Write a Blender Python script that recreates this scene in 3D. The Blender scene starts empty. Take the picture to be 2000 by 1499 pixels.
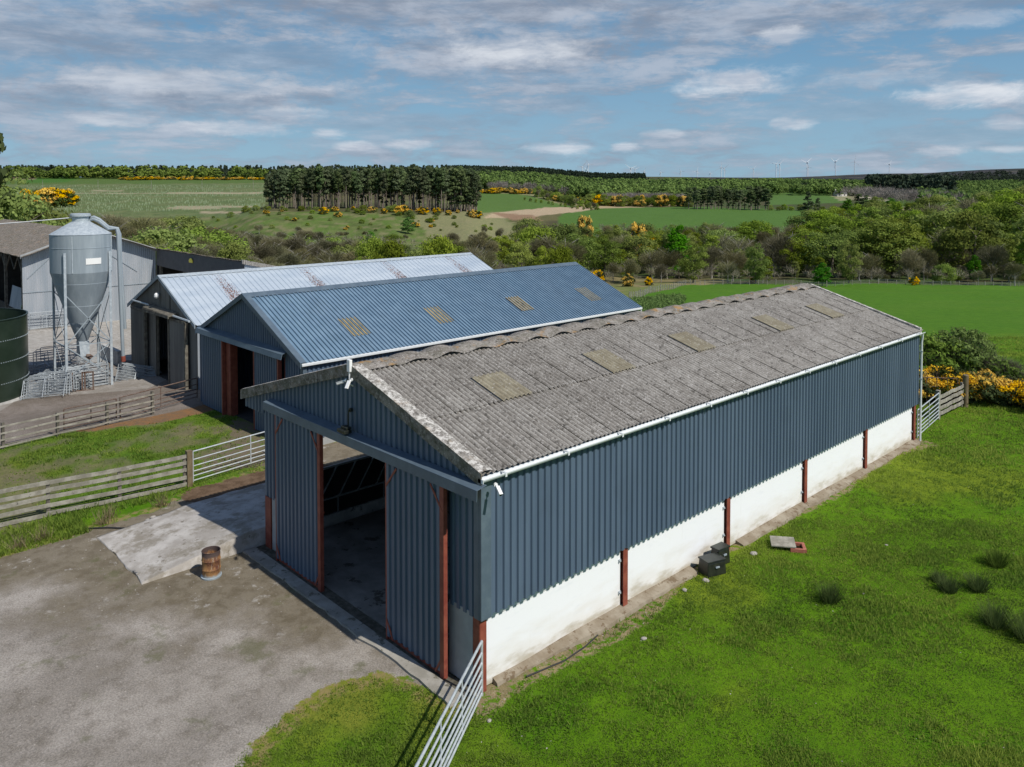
import bpy, math, random
import numpy as np
from mathutils import Vector, Matrix
R_=math.radians
sc=bpy.context.scene
COL=sc.collection
# ------------------------------------------------------------------ camera
CX,CY,CZ=11.744,-10.396,10.082
YAW=2.3818; PITCH=-.0341; FPX=1560.4
cam=bpy.data.cameras.new('camera'); co=bpy.data.objects.new('camera',cam); COL.objects.link(co)
co.location=(CX,CY,CZ); co.rotation_euler=(math.pi/2+PITCH,0,YAW-math.pi/2)
cam.sensor_width=36; cam.lens=36*FPX/2000; cam.shift_y=-328/2000
cam.clip_start=.1; cam.clip_end=30000
sc.camera=co
# ------------------------------------------------------------------ sun, sky, exposure
SUN=Vector((.85,.12,1.0)).normalized()
el=math.asin(SUN.z); az=math.atan2(SUN.y,SUN.x)
sl=bpy.data.lights.new('sun','SUN'); sl.energy=4.5; sl.angle=R_(.6); sl.color=(1,.95,.87)
so=bpy.data.objects.new('sun',sl); COL.objects.link(so); so.rotation_euler=(-SUN).to_track_quat('-Z','Y').to_euler(); so.location=(0,0,60)
sc.view_settings.view_transform='Standard'; sc.view_settings.look='None'; sc.view_settings.exposure=0; sc.view_settings.gamma=1
SKY_STRENGTH=.1

class NT:
    "tiny helper to write node trees"
    def __init__(s,tree): s.t=tree; s.n=tree.nodes; s.l=tree.links
    def node(s,typ,ins=None,**kw):
        nd=s.n.new(typ)
        for k,v in kw.items(): setattr(nd,k,v)
        for k,v in (ins or {}).items(): s.set(nd.inputs[k],v)
        return nd
    def set(s,sock,v):
        if isinstance(v,bpy.types.NodeSocket): s.l.new(v,sock)
        else:
            if sock.type=='RGBA' and len(v)==3: v=(*v,1)
            sock.default_value=v
    def m(s,op,a,b=0,c=0,clamp=False):
        nd=s.n.new('ShaderNodeMath'); nd.operation=op; nd.use_clamp=clamp
        s.set(nd.inputs[0],a); s.set(nd.inputs[1],b); s.set(nd.inputs[2],c); return nd.outputs[0]
    def mix(s,f,a,b,mode='MIX'):
        nd=s.n.new('ShaderNodeMix'); nd.data_type='RGBA'; nd.blend_type=mode
        s.set(nd.inputs[0],f); s.set(nd.inputs[6],a); s.set(nd.inputs[7],b); return nd.outputs[2]
    def noise(s,vec,scale,detail=5,rough=.55,dist=0,out=0):
        nd=s.node('ShaderNodeTexNoise',{'Scale':scale,'Detail':detail,'Roughness':rough,'Distortion':dist})
        if vec is not None: s.l.new(vec,nd.inputs['Vector'])
        return nd.outputs[out]
    def ramp(s,f,lo,hi,a=0.,b=1.):
        nd=s.node('ShaderNodeMapRange',{0:f,1:lo,2:hi,3:a,4:b}); nd.clamp=True; nd.interpolation_type='SMOOTHSTEP'; return nd.outputs[0]
    def mapv(s,vec,scale=(1,1,1),loc=(0,0,0),rot=(0,0,0)):
        nd=s.node('ShaderNodeMapping',{'Scale':scale,'Location':loc,'Rotation':rot}); s.l.new(vec,nd.inputs[0]); return nd.outputs[0]
    def geo(s): return s.node('ShaderNodeNewGeometry')
    def obj(s): return s.node('ShaderNodeTexCoord').outputs['Object']
    def attr(s,name): return s.node('ShaderNodeAttribute',attribute_name=name)
    def bump(s,h,strength=.3,dist=.02):
        return s.node('ShaderNodeBump',{'Height':h,'Strength':strength,'Distance':dist}).outputs[0]

world=bpy.data.worlds.new('World'); sc.world=world; world.use_nodes=True
w=NT(world.node_tree); w.n.clear()
sky=w.node('ShaderNodeTexSky'); sky.sky_type='NISHITA'; sky.sun_disc=False; sky.sun_elevation=el; sky.sun_rotation=math.pi/2-az
sky.altitude=100; sky.air_density=1.0; sky.dust_density=.4; sky.ozone_density=2.0
tc=w.node('ShaderNodeTexCoord').outputs['Generated']
sep=w.node('ShaderNodeSeparateXYZ',{0:tc})
dx,dy,dz=sep.outputs
# angle to the right of north-west, and elevation, both in degrees
cdir=(math.cos(YAW),math.sin(YAW)); rdir=(math.sin(YAW),-math.cos(YAW))
fw=w.m('ADD',w.m('MULTIPLY',dx,cdir[0]),w.m('MULTIPLY',dy,cdir[1])); rt=w.m('ADD',w.m('MULTIPLY',dx,rdir[0]),w.m('MULTIPLY',dy,rdir[1]))
azn=w.m('MULTIPLY',w.m('ARCTAN2',rt,fw),57.2958); eln=w.m('MULTIPLY',w.m('ARCSINE',dz),57.2958)
comb=w.node('ShaderNodeCombineXYZ',{0:w.m('MULTIPLY',azn,.035),1:w.m('DIVIDE',w.m('MULTIPLY',eln,.14),w.m('ADD',1.,w.m('MULTIPLY',w.m('ABSOLUTE',eln),.03))),2:3.7}).outputs[0]
n1=w.noise(comb,3.2,8,.62,.25); n2=w.noise(w.mapv(comb,(1.1,2.3,1),(7,3,1)),4.2,8,.66,.3); n3=w.noise(w.mapv(comb,(.6,1.2,1),(2,9,4)),2.2,3,.5)
wob=w.noise(w.node('ShaderNodeCombineXYZ',{0:w.m('MULTIPLY',azn,.10),1:w.m('MULTIPLY',eln,.20),2:5.}).outputs[0],3.2,8,.68,.3)
def blob(a,e,ra,re,amp=1.):
    u=w.m('DIVIDE',w.m('SUBTRACT',azn,a),ra); v=w.m('DIVIDE',w.m('SUBTRACT',eln,e),re)
    d=w.m('SQRT',w.m('ADD',w.m('MULTIPLY',u,u),w.m('MULTIPLY',v,v)))
    d=w.m('ADD',d,w.m('MULTIPLY',w.m('SUBTRACT',wob,.5),2.1))
    return w.m('MULTIPLY',w.ramp(d,.35,1.15,1.,0.),amp)
def blobs(L):
    r=None
    for (px,y,rx,ry,amp) in L:
        a=math.degrees(math.atan((px-1000)/FPX)); e=math.degrees(math.atan((368-y)/FPX*math.cos(math.radians(a))))
        k=math.degrees(1/FPX); b=blob(a,e,rx*k*math.cos(math.radians(a))**2,ry*k,amp)
        r=b if r is None else w.m('MAXIMUM',r,b)
    return r
cum=blobs([(1530,240,36,10,.8),(700,285,50,10,.7),(1960,292,70,9,.6),(1300,262,50,10,.5),(230,235,90,14,.5),(1430,163,130,30,1.),(1880,185,150,26,1.),(1555,243,42,12,.9),(1090,291,75,14,.75),(1218,289,36,11,.8),(440,250,150,16,.75),(1530,72,70,18,.8),(1010,98,150,40,.9),(800,283,60,11,.6),(360,160,300,30,.5),(1840,295,70,10,.6),(580,222,90,14,.6),(1960,240,60,14,.6),(640,262,40,12,.7),(1690,155,130,16,.5),(1900,40,130,16,.6)])
grey=blobs([(900,5,900,85,1.),(980,105,370,75,1.),(330,180,470,65,.95),(90,60,400,70,.9),(1450,40,420,62,.95),(1850,10,260,30,.8),(1060,205,120,24,.6),(500,110,330,40,.6),(1650,215,300,24,.35),(1850,265,200,22,.4),(250,95,230,30,.5),(780,240,260,22,.5),(1350,265,260,18,.3)])
n4=w.noise(w.node('ShaderNodeCombineXYZ',{0:w.m('MULTIPLY',azn,.07),1:w.m('MULTIPLY',eln,.26),2:9.}).outputs[0],2.6,9,.66,.2)
base=w.m('MULTIPLY',w.ramp(n4,.40,.62),w.ramp(n1,.32,.56,.4,.95))
up=w.m('MULTIPLY',w.ramp(eln,14,30),.55)
gmask=w.m('MAXIMUM',w.m('MULTIPLY',grey,w.ramp(n2,.25,.6,.5,1.)),w.m('MULTIPLY',base,.9))
gmask=w.m('MAXIMUM',w.m('MULTIPLY',gmask,w.ramp(eln,20,34,1.,.3)),w.m('MULTIPLY',up,w.ramp(n1,.45,.6)))
K=1/SKY_STRENGTH
lowsky=w.mix(w.ramp(eln,0,14),(.29*K,.47*K,.605*K),(.135*K,.305*K,.50*K))
skyc=w.mix(w.ramp(eln,12,40,.9,0.),w.mix(1.,sky.outputs[0],(.55,.72,.95),'MULTIPLY'),lowsky)
shade=w.m('ADD',w.m('MULTIPLY',n2,.55),w.m('MULTIPLY',n3,.35))
gc=w.mix(w.ramp(w.m('ADD',w.m('MULTIPLY',shade,.5),w.m('MULTIPLY',n4,.45)),.36,.56),(.235*K,.285*K,.375*K),(.44*K,.50*K,.60*K))
cc=w.mix(w.ramp(n2,.35,.65),(.46*K,.52*K,.62*K),(.72*K,.76*K,.82*K))
c1=w.mix(gmask,skyc,gc)
c2=w.mix(w.m('MULTIPLY',cum,w.ramp(n1,.3,.55,.4,1.)),c1,cc)
bg=w.node('ShaderNodeBackground',{'Color':c2,'Strength':SKY_STRENGTH}); wo=w.node('ShaderNodeOutputWorld',{0:bg.outputs[0]})

# ------------------------------------------------------------------ maths for the land
def nlerp(a,b,t): return a+(b-a)*t
def hash2(ix,iy,seed):
    h=(ix.astype(np.int64)*374761393+iy.astype(np.int64)*668265263+seed*982451653)&0x7fffffff
    h=((h^(h>>13))*1274126177)&0x7fffffff
    return ((h^(h>>16))&0xffff)/65535.
def vnoise(x,y,seed=0):
    x=np.asarray(x,float); y=np.asarray(y,float)
    ix=np.floor(x); iy=np.floor(y); fx=x-ix; fy=y-iy; fx=fx*fx*(3-2*fx); fy=fy*fy*(3-2*fy)
    a=hash2(ix,iy,seed); b=hash2(ix+1,iy,seed); c=hash2(ix,iy+1,seed); d=hash2(ix+1,iy+1,seed)
    return (a*(1-fx)+b*fx)*(1-fy)+(c*(1-fx)+d*fx)*fy
def fbm(x,y,seed=0,oc=4):
    r=0;a=.5;s=0
    for k in range(oc): r=r+a*vnoise(x*2**k,y*2**k,seed+k); s+=a; a*=.5
    return r/s
def to_cam(x,y):
    X=np.asarray(x,float)-CX; Y=np.asarray(y,float)-CY
    w_=X*math.cos(YAW)+Y*math.sin(YAW); r=X*math.sin(YAW)-Y*math.cos(YAW)
    return 1000+FPX*r/np.where(w_>1,w_,1), w_
def from_cam(px,w_):
    r=(px-1000)/FPX*w_
    return CX+w_*math.cos(YAW)+r*math.sin(YAW), CY+w_*math.sin(YAW)-r*math.cos(YAW)
TW=[40,60,100,140,190,230,260,300,350,430,520,650,800,1000,1500,2200,3500,5000,9000]
YC=lambda w_,y:10-(y-368)*w_/FPX
def col(zs,ys):
    "heights for near rows, then the row each farther distance shows at"
    out=list(zs)
    for w_,y in zip(TW[len(zs):],ys): out.append(YC(w_,y))
    return out
TC={-600:col([0,-.8,-4,-8,-12.5],[520,490,462,430,408,392,375,360,346,350,355,357,358,362]),
 0:col([0,-.8,-4,-8,-12.5],[524,494,462,430,408,392,375,360,346,350,355,357,358,362]),
 400:col([0,-.8,-4.4,-8,-12.5],[524,495,460,424,406,392,375,360,346,350,355,357,358,362]),
 520:col([0,-1,-4.6,-8.2,-12.6],[505,470,432,407,404,392,375,360,346,350,350,352,355,362]),
 700:col([0,-1.2,-4.7,-8.2,-12.6],[508,475,438,406,403,392,375,360,346,345,345,350,355,362]),
 900:col([0,-1.3,-4.8,-8.3,-12.7],[520,490,450,412,404,394,377,362,346,345,333,340,350,362]),
 1000:col([0,-1.3,-4.8,-8.3,-12.8],[532,505,470,436,414,396,377,374,364,348,335,340,350,362]),
 1200:col([0,-1.3,-4.8,-8.3,-12.8],[535,508,474,442,418,406,396,388,378,362,348,345,352,362]),
 1500:col([0,-1.3,-4.8,-8.3,-12.8],[536,510,475,446,420,409,397,385,374,362,352,347,352,362]),
 1750:col([0,-1.3,-4.8,-8.3,-12.8],[536,510,478,450,430,412,399,388,378,365,354,339,350,362]),
 2000:col([0,-1.3,-4.8,-8.3,-12.8],[536,510,482,458,438,420,405,392,380,362,349,329,345,362]),
 2600:col([0,-1.3,-4.8,-8.3,-12.8],[536,510,482,458,438,420,405,392,380,362,346,326,345,362])}
TP=np.array(sorted(TC)); TZ=np.array([TC[p] for p in TP]); TL=np.log(np.array(TW,float))
def land(x,y):
    x=np.asarray(x,float); y=np.asarray(y,float)
    px,w_=to_cam(x,y)
    # directions outside the picture keep a distance based height
    rr=np.hypot(x-CX,y-CY); inside=w_>rr*.45
    pc=np.clip(np.where(inside,px,np.where(px>1000,2600,-600)),-600,2600); wc=np.clip(np.where(inside,w_,rr*.75),40,9000)
    i=np.clip(np.searchsorted(TP,pc)-1,0,len(TP)-2); t=(pc-TP[i])/(TP[i+1]-TP[i]); t=t*t*(3-2*t)
    lw=np.log(wc); j=np.clip(np.searchsorted(TL,lw)-1,0,len(TL)-2); s=(lw-TL[j])/(TL[j+1]-TL[j])
    z=(TZ[i,j]*(1-t)+TZ[i+1,j]*t)*(1-s)+(TZ[i,j+1]*(1-t)+TZ[i+1,j+1]*t)*s
    z=z+(fbm(x/14,y/14,3)-.5)*np.clip((w_-80)/60,0,1.4)+(fbm(x/1.7,y/1.7,9,3)-.5)*.05
    near=np.clip((w_-40)/10,0,1)
    k=np.clip((-27-x)/4,0,1)*(1-np.clip((w_-75)/20,0,1)); k=k*k*(3-2*k)
    flat=(x<-24)&(y<14)&(x>-60)
    z=np.where(flat&(w_<75),z*0,z)
    return z-.4*k
def lz(x,y): return float(land(np.array([x]),np.array([y]))[0])
def at(px,w_): x,y=from_cam(px,w_); return float(x),float(y),lz(x,y)
def sdf(px_,py_,poly):
    "signed distance to a polygon, positive inside"
    P=np.array(poly,float); Q=np.roll(P,-1,0); d=np.full(px_.shape,1e9); ins=np.zeros(px_.shape,bool)
    for a,b in zip(P,Q):
        e=b-a; t=np.clip(((px_-a[0])*e[0]+(py_-a[1])*e[1])/(e@e),0,1)
        d=np.minimum(d,np.hypot(px_-a[0]-t*e[0],py_-a[1]-t*e[1]))
        c=((a[1]>py_)!=(b[1]>py_)); xi=a[0]+(py_-a[1])/(e[1] if e[1] else 1e-9)*e[0]; ins^=c&(px_<xi)
    return np.where(ins,d,-d)
YARD=[(-13.3,-60),(-13.3,-12),(-13.45,-5.74),(-13.6,-4),(-13.85,-1.5),(-14.3,-.2),(-14.9,3),(-15.9,4.8),(-16,27),(-9.1,26),(-9.1,0),(0,-.1),(-.3,-.6),(-.8,-.72),(-1.32,-.87),(-1.98,-1.18),(-2.33,-2.18),(-2.11,-3.2),(-1.77,-3.98),(-1.3,-4.5),(0,-5.8),(3,-9),(8,-18),(14,-60)]
YARD2=[(-24.6,-60),(-24.6,3),(-24.9,4.7),(-25.7,5.5),(-25.7,27),(-28.2,27),(-28.2,6),(-38,6),(-38.5,13),(-70,13),(-70,-60)]
PAD=[(-57,3.),(-42.5,.6),(-39.5,5.8),(-38.2,13.6),(-57,13.6)]
PAD2=[(-31.2,-2.6),(-33.4,-1.2),(-33.1,.6),(-32.3,2.2),(-31.5,4.4),(-33,6),(-38,5.5),(-38,-.6),(-35.5,-2.8)]
SOIL=[(-14.9,0),(-14.3,-.5),(-13,-.3),(-13,3.4),(-9.3,3.0),(-9.3,6),(-14.9,4.2)]
SOIL2=[(-25.3,-1),(-24.3,-1),(-23.4,2.4),(-23.6,4.6),(-25.6,5.2),(-26,3)]
SOIL3=[(-21.8,4.7),(-19,3.2),(-17.6,1.5),(-16.2,.8),(-15.2,3.2),(-15.8,4.8)]
EARTH=[(-.2,-.5),(.65,-.6),(.5,.9),(.7,2.6),(.75,4.6),(.2,7),(.15,8.5),(.2,12),(.5,15),(.25,18),(.25,21),(.9,23.2),(-.3,23.6)]

def mesh_np(name,V,F,mat=None,parent=None,attrs=None,smooth=False):
    "mesh from numpy arrays, all faces the same size"
    V=np.asarray(V,np.float32); F=np.asarray(F,np.int32); k=F.shape[1]
    me=bpy.data.meshes.new(name); me.vertices.add(len(V)); me.vertices.foreach_set('co',V.ravel())
    me.loops.add(F.size); me.loops.foreach_set('vertex_index',F.ravel())
    me.polygons.add(len(F)); me.polygons.foreach_set('loop_start',np.arange(0,F.size,k,dtype=np.int32)); me.polygons.foreach_set('loop_total',np.full(len(F),k,np.int32))
    if smooth: me.polygons.foreach_set('use_smooth',np.ones(len(F),bool))
    me.update(calc_edges=True)
    for n,a in (attrs or {}).items():
        a=np.asarray(a,np.float32)
        if a.ndim==2:
            at_=me.color_attributes.new(n,'FLOAT_COLOR','POINT'); c=np.ones((len(V),4),np.float32); c[:,:3]=a; at_.data.foreach_set('color',c.ravel())
        else:
            at_=me.attributes.new(n,'FLOAT','POINT'); at_.data.foreach_set('value',a)
    if mat: me.materials.append(mat)
    o=bpy.data.objects.new(name,me); COL.objects.link(o)
    if parent: o.parent=parent
    return o
def tag(o,label=None,cat=None,group=None,kind=None):
    if label: o['label']=label
    if cat: o['category']=cat
    if group: o['group']=group
    if kind: o['kind']=kind
    return o
def empty(name,loc=(0,0,0),rz=0,label=None,cat=None,group=None):
    o=bpy.data.objects.new(name,None); COL.objects.link(o); o.location=loc; o.rotation_euler=(0,0,rz); o.empty_display_size=.3
    return tag(o,label,cat,group)
def copy_tree(o,parent=None):
    c=o.copy(); COL.objects.link(c)
    if parent: c.parent=parent
    for ch in list(o.children): copy_tree(ch,c)
    return c
class MB:
    def __init__(s): s.v=[]; s.f=[]; s.sm=[]
    def quad(s,a,b,c,d): i=len(s.v); s.v+=[a,b,c,d]; s.f.append((i,i+1,i+2,i+3)); s.sm.append(0)
    def poly(s,pts): i=len(s.v); s.v+=list(pts); s.f.append(tuple(range(i,i+len(pts)))); s.sm.append(0)
    def hexa(s,p):
        i=len(s.v); s.v+=[tuple(q) for q in p]
        for f in ((0,3,2,1),(4,5,6,7),(0,1,5,4),(1,2,6,5),(2,3,7,6),(3,0,4,7)): s.f.append(tuple(i+k for k in f)); s.sm.append(0)
    def box(s,x0,x1,y0,y1,z0,z1): s.hexa([(x0,y0,z0),(x1,y0,z0),(x1,y1,z0),(x0,y1,z0),(x0,y0,z1),(x1,y0,z1),(x1,y1,z1),(x0,y1,z1)])
    def bar(s,a,b,w_,h,up=(0,0,1)):
        "rectangular bar from a to b"
        a=Vector(a);b=Vector(b);d=(b-a).normalized();u=Vector(up)
        if abs(d.dot(u))>.98: u=Vector((1,0,0))
        r=d.cross(u).normalized()*w_/2; u=r.cross(d).normalized()*h/2
        s.hexa([a-r-u,a+r-u,b+r-u,b-r-u,a-r+u,a+r+u,b+r+u,b-r+u])
    def tube(s,pts,r,n=8,r2=None,cap=True):
        pts=[Vector(p) for p in pts]; N=len(pts); i0=len(s.v); pu=None
        for k,p in enumerate(pts):
            d=(pts[min(k+1,N-1)]-pts[max(k-1,0)]).normalized()
            u=Vector((0,0,1)) if abs(d.z)<.95 else Vector((1,0,0))
            if pu is not None and abs(d.dot(pu))<.95: u=pu
            a=d.cross(u).normalized(); b=a.cross(d).normalized(); pu=b
            rr=(r if r2 is None else r+(r2-r)*k/(N-1)) if not isinstance(r,(list,tuple)) else r[k]
            for j in range(n):
                t=2*math.pi*j/n; s.v.append(tuple(p+a*math.cos(t)*rr+b*math.sin(t)*rr))
        for k in range(N-1):
            for j in range(n):
                a=i0+k*n+j; b=i0+k*n+(j+1)%n; s.f.append((a,b,b+n,a+n)); s.sm.append(1)
        if cap:
            s.f.append(tuple(i0+j for j in range(n))[::-1]); s.sm.append(0)
            s.f.append(tuple(i0+(N-1)*n+j for j in range(n))); s.sm.append(0)
    def lathe(s,prof,c=(0,0,0),n=32,a0=0,a1=2*math.pi):
        i0=len(s.v); full=abs(a1-a0-2*math.pi)<1e-6; m=n if full else n+1
        for (r,z) in prof:
            for j in range(m):
                t=a0+(a1-a0)*j/n; s.v.append((c[0]+r*math.cos(t),c[1]+r*math.sin(t),c[2]+z))
        for k in range(len(prof)-1):
            for j in range(n):
                a=i0+k*m+j; b=i0+k*m+(j+1)%m; s.f.append((a,b,b+m,a+m)); s.sm.append(1)
    def sheet(s,o,u,v,nrm,L,prof,v0,v1,nv=1,jit=0):
        "profiled sheet: prof = list of (u, depth); v0(u), v1(u) are the ends along v"
        o=Vector(o);u=Vector(u);v=Vector(v);nrm=Vector(nrm); i0=len(s.v)
        for (a,d) in prof:
            for k in range(nv+1):
                b=v0(a)+(v1(a)-v0(a))*k/nv
                s.v.append(tuple(o+u*a+v*b+nrm*(d+(jit*(vnoise(a*1.3,b*1.3,5)-.5) if jit else 0))))
        for i in range(len(prof)-1):
            for k in range(nv):
                a=i0+i*(nv+1)+k; s.f.append((a,a+nv+1,a+nv+2,a+1)); s.sm.append(0)
    def build(s,name,mat,parent=None,bevel=0,smooth=True):
        me=bpy.data.meshes.new(name); me.from_pydata([tuple(p) for p in s.v],[],s.f); me.materials.append(mat)
        if smooth: me.polygons.foreach_set('use_smooth',[bool(q) for q in s.sm])
        me.update()
        if smooth and any(s.sm): me.set_sharp_from_angle(angle=R_(32))
        o=bpy.data.objects.new(name,me); COL.objects.link(o)
        if parent: o.parent=parent
        if bevel:
            m=o.modifiers.new('bevel','BEVEL'); m.width=bevel; m.segments=2; m.limit_method='ANGLE'
        return o
def box_profile(L,pitch=.2,depth=.042,crown=.085,pan=.075,off=0):
    p=[];u=off-pitch;s=(pitch-crown-pan)/2
    while u<L+pitch:
        for a,d in ((0,depth),(crown,depth),(crown+s,0),(crown+s+pan,0)): p.append((u+a,d))
        u+=pitch
    q=[(min(max(a,0),L),d) for a,d in p]; out=[]
    for a in q:
        if out and abs(a[0]-out[-1][0])<1e-6 and a[0] in (0,L): out[-1]=a if a[0]==0 else out[-1]; continue
        out.append(a)
    return out
def wave_profile(L,pitch=.146,depth=.05,n=6,start=0):
    k=int(round(L/pitch*n)); return [(start+L*i/k,depth/2*math.cos(2*math.pi*(L*i/k)/pitch)) for i in range(k+1)]

# ------------------------------------------------------------------ materials
def new_mat(name):
    m=bpy.data.materials.new(name); m.use_nodes=True; t=NT(m.node_tree); t.n.clear()
    b=t.node('ShaderNodeBsdfPrincipled'); o=t.node('ShaderNodeOutputMaterial',{0:b.outputs[0]}); return m,t,b
def paint(name,c,c2=None,scale=3,rough=.5,metal=0,bump=0,bscale=30,streak=False,lo=.35,hi=.7,spots=None,sp_scale=14,sp_lo=.68,spec=.5,detail=6):
    m,t,b=new_mat(name); v=t.obj(); col=c
    vv=t.mapv(v,(1,1,.12)) if streak else v
    if c2: col=t.mix(t.ramp(t.noise(vv,scale,detail,.62),lo,hi),c,c2)
    if spots:
        col=t.mix(t.ramp(t.noise(t.mapv(v,loc=(3,8,1)),sp_scale,5,.7),sp_lo,sp_lo+.06),col if c2 else (*c,1),spots)
    t.set(b.inputs['Base Color'],col); b.inputs['Roughness'].default_value=rough; b.inputs['Metallic'].default_value=metal
    b.inputs['Specular IOR Level'].default_value=spec
    if bump: t.set(b.inputs['Normal'],t.bump(t.noise(v,bscale,6,.6),bump,.02))
    return m
M={}
M['blue_clad']=paint('blue_cladding',(.066,.100,.152),(.088,.128,.186),1.2,.42,0,.02,4,True,spots=(.28,.32,.36),sp_scale=9,sp_lo=.74)
def vary(m,scale,amt,ax):
    "each metre wide sheet a touch lighter or darker, with run marks"
    t=NT(m.node_tree); b=[n for n in t.n if n.type=='BSDF_PRINCIPLED'][0]; src=b.inputs['Base Color'].links[0].from_socket; v=t.obj(); sp=t.node('ShaderNodeSeparateXYZ',{0:v}).outputs
    k=t.m('FLOOR',t.m('MULTIPLY',t.m('ADD',sp[0],sp[1]) if ax=='xy' else sp[1],scale)); wn=t.node('ShaderNodeTexWhiteNoise',noise_dimensions='1D'); t.set(wn.inputs['W'],k)
    run=t.noise(t.mapv(v,(3,3,.10) if ax=='xy' else (.12,4,.12)),2.6,6,.7)
    c=t.mix(t.m('MULTIPLY',t.m('ADD',wn.outputs[0],t.ramp(run,.35,.65)),amt),src,(.17,.22,.29)); c=t.mix(t.m('MULTIPLY',t.ramp(t.noise(t.mapv(v,(1,1,1),(2,2,2)),1.1,5,.6),.5,.7),amt*.9),c,(.035,.045,.05)); t.set(b.inputs['Base Color'],c)
vary(M['blue_clad'],.98,.10,'xy')
M['blue_roof']=paint('blue_roof_sheet',(.125,.205,.285),(.165,.255,.340),1.6,.38,0,.02,4,spots=(.42,.48,.52),sp_scale=5,sp_lo=.76)
vary(M['blue_roof'],1.0,.13,'y')
M['blue_trim']=paint('blue_trim',(.082,.115,.15),(.115,.155,.19),2.5,.4,spots=(.4,.43,.45),sp_scale=12,sp_lo=.7)
M['red_oxide']=paint('red_oxide_steel',(.19,.040,.026),(.27,.075,.045),5,.6,0,.05,40,spots=(.08,.03,.02),sp_scale=9)
M['galv']=paint('galvanised_steel',(.36,.41,.45),(.50,.55,.58),6,.5,.2,0)
M['galv_dull']=paint('dull_galvanised',(.24,.285,.32),(.33,.38,.415),2.2,.6,.08,0,streak=True,spots=(.5,.53,.55),sp_scale=6)
M['galv_rail']=paint('galvanised_rail',(.45,.49,.51),(.60,.64,.66),12,.45,.3,0)
M['hurdle']=paint('hurdle_steel',(.26,.29,.31),(.38,.41,.43),9,.5,.2,0,spots=(.2,.15,.12),sp_scale=6)
M['grey_rail']=paint('weathered_rail',(.22,.235,.24),(.36,.38,.39),8,.6,.2,0,spots=(.16,.08,.05),sp_scale=6)
M['rust_rail']=paint('rusty_rail',(.10,.055,.035),(.17,.13,.11),8,.8,0,.1,40)
M['pvc']=paint('pale_gutter',(.66,.69,.70),(.50,.54,.55),3,.35,0,0,lo=.5,hi=.85)
M['white_plastic']=paint('white_plastic',(.8,.8,.8),None,rough=.35)
M['black_plastic']=paint('black_plastic',(.012,.014,.013),(.028,.032,.022),7,.35)
M['black']=paint('dark_lens',(.004,.004,.005),None,rough=.15)
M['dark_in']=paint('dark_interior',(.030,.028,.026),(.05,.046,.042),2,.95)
M['board_dark']=paint('dark_boards',(.012,.011,.010),(.022,.02,.018),3,.9)
M['timber']=paint('weathered_timber',(.20,.185,.15),(.36,.34,.29),3.5,.85,0,.3,30,spots=(.08,.075,.06),sp_scale=8,sp_lo=.62)
M['timber_old']=paint('dark_old_timber',(.085,.075,.06),(.19,.175,.14),4,.9,0,.3,30,spots=(.04,.045,.03),sp_scale=7,sp_lo=.6)
M['post_round']=paint('brown_round_post',(.12,.085,.045),(.20,.16,.09),4,.8,0,.2,25)
M['grey_clad']=paint('grey_weathered_sheet',(.135,.128,.115),(.20,.19,.17),2.2,.75,0,.03,8,True,spots=(.27,.26,.24),sp_scale=5,sp_lo=.7)
M['pale_clad']=paint('pale_galvanised_sheet',(.33,.37,.41),(.45,.47,.50),1.3,.5,.25,.02,8,True,spots=(.60,.64,.68),sp_scale=5,sp_lo=.66)
M['fascia_dark']=paint('dark_grey_sheet',(.075,.078,.085),(.10,.102,.108),2,.6,0,0)
M['tank_green']=paint('dark_green_enamel',(.016,.028,.018),(.024,.038,.026),1.6,.3,0,0,spots=(.05,.06,.045),sp_scale=4,sp_lo=.72)
M['black_hose']=paint('black_hose',(.02,.02,.02),None,rough=.6)
M['concrete']=paint('rough_concrete',(.34,.33,.31),(.52,.51,.48),2.5,.9,0,.4,22,spots=(.16,.14,.11),sp_scale=3.5,sp_lo=.60)
M['concrete_grey']=paint('grey_concrete',(.30,.31,.31),(.40,.41,.41),1.6,.85,0,.1,20,spots=(.19,.19,.18),sp_scale=4)
M['stone']=paint('pale_stone',(.27,.25,.22),(.42,.39,.36),9,.9,0,.5,20)
M['white_sign']=paint('white_blank_sign',(.80,.80,.78),None,rough=.5)
M['yellow_sign']=paint('yellow_sign',(.80,.66,.05),None,rough=.5)
M['barrel']=None
# whitewashed wall: stained towards the bottom with real dirt
m,t,b=new_mat('whitewashed_concrete'); v=t.obj(); sx=t.node('ShaderNodeSeparateXYZ',{0:v}).outputs
n=t.noise(t.mapv(v,(1,.5,1.6)),2.,6,.6)
h=t.m('ADD',sx[2],t.m('MULTIPLY',t.m('SUBTRACT',n,.5),1.3))
col=t.mix(t.ramp(h,.02,.40,1.,0.),(.82,.83,.85),(.40,.36,.29)); col=t.mix(t.ramp(h,.25,.9,.34,0.),col,(.60,.54,.43))
col=t.mix(t.m('MULTIPLY',t.ramp(t.noise(t.mapv(v,(1,3.,.35),(3,1,1)),2.4,6,.65),.58,.78),.16),col,(.50,.49,.42))
col=t.mix(t.m('MULTIPLY',t.ramp(t.noise(t.mapv(v,(1,.6,2.5),(2,1,4)),3,6,.65),.55,.8),.30),col,(.58,.62,.68))
col=t.mix(t.ramp(t.noise(v,55,2,.5),.80,.84),col,(.12,.12,.11))
for zz in (1.38,): col=t.mix(t.m('MULTIPLY',t.ramp(t.m('ABSOLUTE',t.m('SUBTRACT',sx[2],zz)),.004,.012,1.,0.),t.ramp(t.noise(v,3,3),.35,.6)),col,(.35,.35,.35))
t.set(b.inputs['Base Color'],col); b.inputs['Roughness'].default_value=.8; t.set(b.inputs['Normal'],t.bump(t.noise(v,30,5),.08,.01)); M['white_wall']=m
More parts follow.
